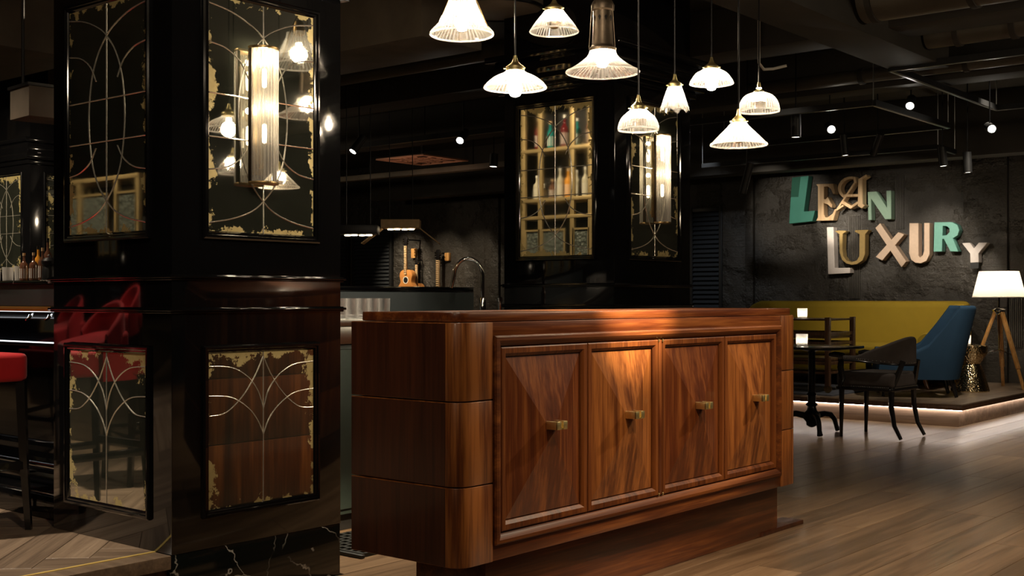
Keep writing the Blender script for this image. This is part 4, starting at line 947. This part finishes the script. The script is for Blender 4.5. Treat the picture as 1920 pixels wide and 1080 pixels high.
pipe('middle round duct below the widest one', [(-3.33, 8.9, 3.16), (3.5, 8.9, 3.16)], .10, [(-3.1, 8.9, 3.16), (-2.7, 8.9, 3.16), (-2.2, 8.9, 3.16)])
pipe('thin dark pipe beneath the round ducts', [(-5.4, 9.95, 3.12), (3.5, 9.95, 3.12)], .06, [(-4.3, 9.95, 3.12), (-3.4, 9.95, 3.12)])
pipe('thin pipe running left of the pendants along the ceiling', [(-14, 7.4, 3.2), (-5.3, 7.4, 3.2)], .07)
def frame(label, pts, closed=False):
    t = thing('light_track', label, 'lighting track', (0, 0, 0), 0, 'suspended lighting tracks')
    for a, b in zip(pts, pts[1:]): MB().bar(a, b, .045, .05).build('track_bar', M['black'], t); MB().bar((a[0], a[1], a[2]-.026), (b[0], b[1], b[2]-.026), .012, .004).build('track_lip', M['steel'], t)
    for p in pts: MB().tube([(p[0], p[1], p[2]+.02), (p[0], p[1], 3.449)], .004, 6).build('hanger', M['steel'], t)
frame('suspended track frame at the upper right edge', [(1.5, 9.15, 3.0), (-3.72, 9.15, 3.0), (-3.72, 11.7, 3.0), (1.5, 11.7, 3.0)])
frame('rectangular track frame in the middle behind the dome pendant', [(-6.4, 9.48, 2.8), (-4.0, 9.48, 2.8), (-4.0, 11.2, 2.8), (-6.4, 11.25, 2.8)])
frame('track frame nearest the sign wall', [(-7.5, 12.66, 2.8), (-4.63, 12.66, 2.8), (-4.66, 13.25, 2.8)])
frame('thin track left of the far pillar with two spotlights', [(-14, 9.0, 2.86), (-6.6, 9.0, 2.86)])
def spot(px, py, z, label, direction=(0, -1, -.6), on='lens', L=.16, r=.04, top=3.449):
    v = at(px, py, Z=z); t = thing('track_spotlight', label, 'spotlight', tuple(v), 0, 'cylinder track spotlights'); d = Vector(direction).normalized()
    q = d.to_track_quat('Z', 'Y').to_matrix().to_4x4()
    MB().lathe([(r*.82, -.004), (r, .0), (r, -L), (.001, -L)], 20, mtx=q).build('housing', M['black'], t)
    MB().lathe([(.001, -.006), (r*.84, -.006)], 20, mtx=q).build('lens', M[on], t)
    MB().tube([tuple(-d*L*.6), (-d.x*L*.6, -d.y*L*.6, max(.03, top-v.z))], .006, 6).build('stem', M['black_metal'], t)
c_ = (.639, -.769)
spot(1559, 243, 2.72, 'glaring round spotlight above the green letter L', (.55, -.8, -.35))
spot(1706, 199, 2.90, 'spotlight with oval lens under the upper right track', (.2, -.75, -.5))
spot(1860, 242, 2.72, 'glaring round spotlight above the floor lamp', (.50, -.85, -.30))
spot(1492, 258, 2.60, 'vertical cylinder spotlight beside the cone pendant', (0, 0, -1), 'lens_dim', .22, .045)
spot(1769, 312, 2.42, 'small hanging cylinder spotlight right of the letter N', (.1, 0, -1), 'lens_dim', .18)
spot(1815, 324, 2.40, 'hanging cylinder spotlight above the letter R', (.05, 0, -1), 'lens_dim', .20)
spot(1392, 362, 2.15, 'tilted cylinder spotlight above the right shutter', (-.3, 0, -1), 'lens_dim', .28, .035)
spot(1637, 290, 2.55, 'tilted spotlight above the letter A', (-.45, .3, -.8), 'lens_dim', .22, .035)
spot(1585, 292, 2.55, 'dark downward spotlight above the letter E', (.1, 0, -1), 'lens_dim', .2, .035)
spot(661, 285, 2.62, 'tilted spotlight closest to the big pillar', (-.1, -.5, -.65), 'lens', .2, .04)
spot(862, 264, 2.70, 'spotlight with oval lens left of the far pillar', (.3, -.75, -.5), 'lens', .2, .04)
spot(925, 313, 2.70, 'small downward spotlight touching the far pillar', (0, -.1, -1), 'lens_dim', .15, .05)
dv = at(792, 300, Z=2.96); gr = thing('ceiling_diffuser', 'square pierced ceiling diffuser glowing reddish brown', 'air diffuser', (dv.x, dv.y, 2.96))
mdif = plain('diffuser_paint', (.42, .22, .14), .6)
for s_ in (-1, 1):
    MB().box(s_*.39-.03, s_*.39+.03, -.42, .42, -.01, .01).build('edge', mdif, gr, .003); MB().box(-.36, .36, s_*.39-.03, s_*.39+.03, -.01, .01).build('edge', mdif, gr, .003)
for k in range(12):
    t = 2*PI*k/12; c, s_ = math.cos(t), math.sin(t); R1 = .36/max(abs(c), abs(s_)); MB().bar((c*.05, s_*.05, 0), (c*R1, s_*R1, 0), .035, .012).build('vane', mdif, gr)
for rr_ in (.12, .24): MB().lathe([(rr_, -.006), (rr_+.025, -.006), (rr_+.025, .006), (rr_, .006), (rr_, -.006)], 32).build('vane_ring', mdif, gr)
MB().tube([(0, 0, 0), (0, 0, .489)], .02, 8).build('hanger', M['black'], gr)
light('SPOT', (dv.x+.2, dv.y-.8, 2.1), 14, (1, .6, .4), .03, (dv.x, dv.y, 2.96), 70, .8)
# barn door lamp over the guitars and its neighbour
def barn(px, py, D, label, flaps=True):
    lx = (px-960)/FPX*D; X, Y = lx*_R[0]+D*_F[0], lx*_R[1]+D*_F[1]; Z = H+(560-py)/FPX*D
    t = thing('barn_door_lamp', label, 'hanging lamp', (X, Y, Z), YAW, 'workshop lamps hanging over the bar')
    MB().box(-.20, .20, -.12, .12, -.02, .07).build('hood', M['cork'] if flaps else M['black'], t, .004)
    for kk in range(4): MB().lathe([(.001, -.012), (.03, -.010), (.034, 0), (.001, .004)], 14, (-.11+.073*kk, .02*(-1)**kk, -.024)).build('lamp_bulb', M['tube'], t)
    if flaps:
        MB().box(-.26, 0, -.11, .11, -.006, .006, Matrix.Translation((-.20, 0, -.02)) @ Matrix.Rotation(math.radians(-38), 4, 'Y')).build('flap', M['cork'], t, .002)
        MB().box(0, .26, -.11, .11, -.006, .006, Matrix.Translation((.20, 0, -.02)) @ Matrix.Rotation(math.radians(38), 4, 'Y')).build('flap', M['cork'], t, .002)
    for s_ in (-.12, .12): MB().tube([(s_, 0, .07), (s_, 0, 3.449-Z)], .005, 6).build('hanger', M['black_metal'], t)
barn(752, 425, 12.5, 'hanging lamp with two wooden flaps above the guitars')
barn(672, 436, 12.0, 'black hanging work lamp left of the flapped one', False)
sd = thing('ceiling_speaker', 'big round perforated black ceiling disc behind the pendants', 'ceiling speaker', (at(930, 20, Z=2.95).x, at(930, 20, Z=2.95).y, 2.95))
MB().lathe([(.001, 0), (.26, 0), (.29, .02), (.29, .09), (.001, .12)], 48).build('speaker_body', M['ceil2'], sd)
MB().lathe([(.285, -.006), (.30, -.004), (.30, .012), (.285, .012)], 48).build('speaker_ring', M['black_metal'], sd)
MB().tube([(0, 0, .1), (0, 0, .499)], .015, 8).build('hanger', M['black'], sd)
cb = tag(MB().tube([tuple(at(1423, 118, Z=2.95))[:2]+(3.449,), tuple(at(1423, 118, Z=2.95)), tuple(at(1432, 130, Z=2.92)), tuple(at(1450, 129, Z=2.93)), tuple(at(1475, 123, Z=2.95))], .011, 8).build('loose_cable', M['label']), 'short loose white cable under the ceiling by the dome pendant cord', 'cable')
print('objects', len(bpy.data.objects))
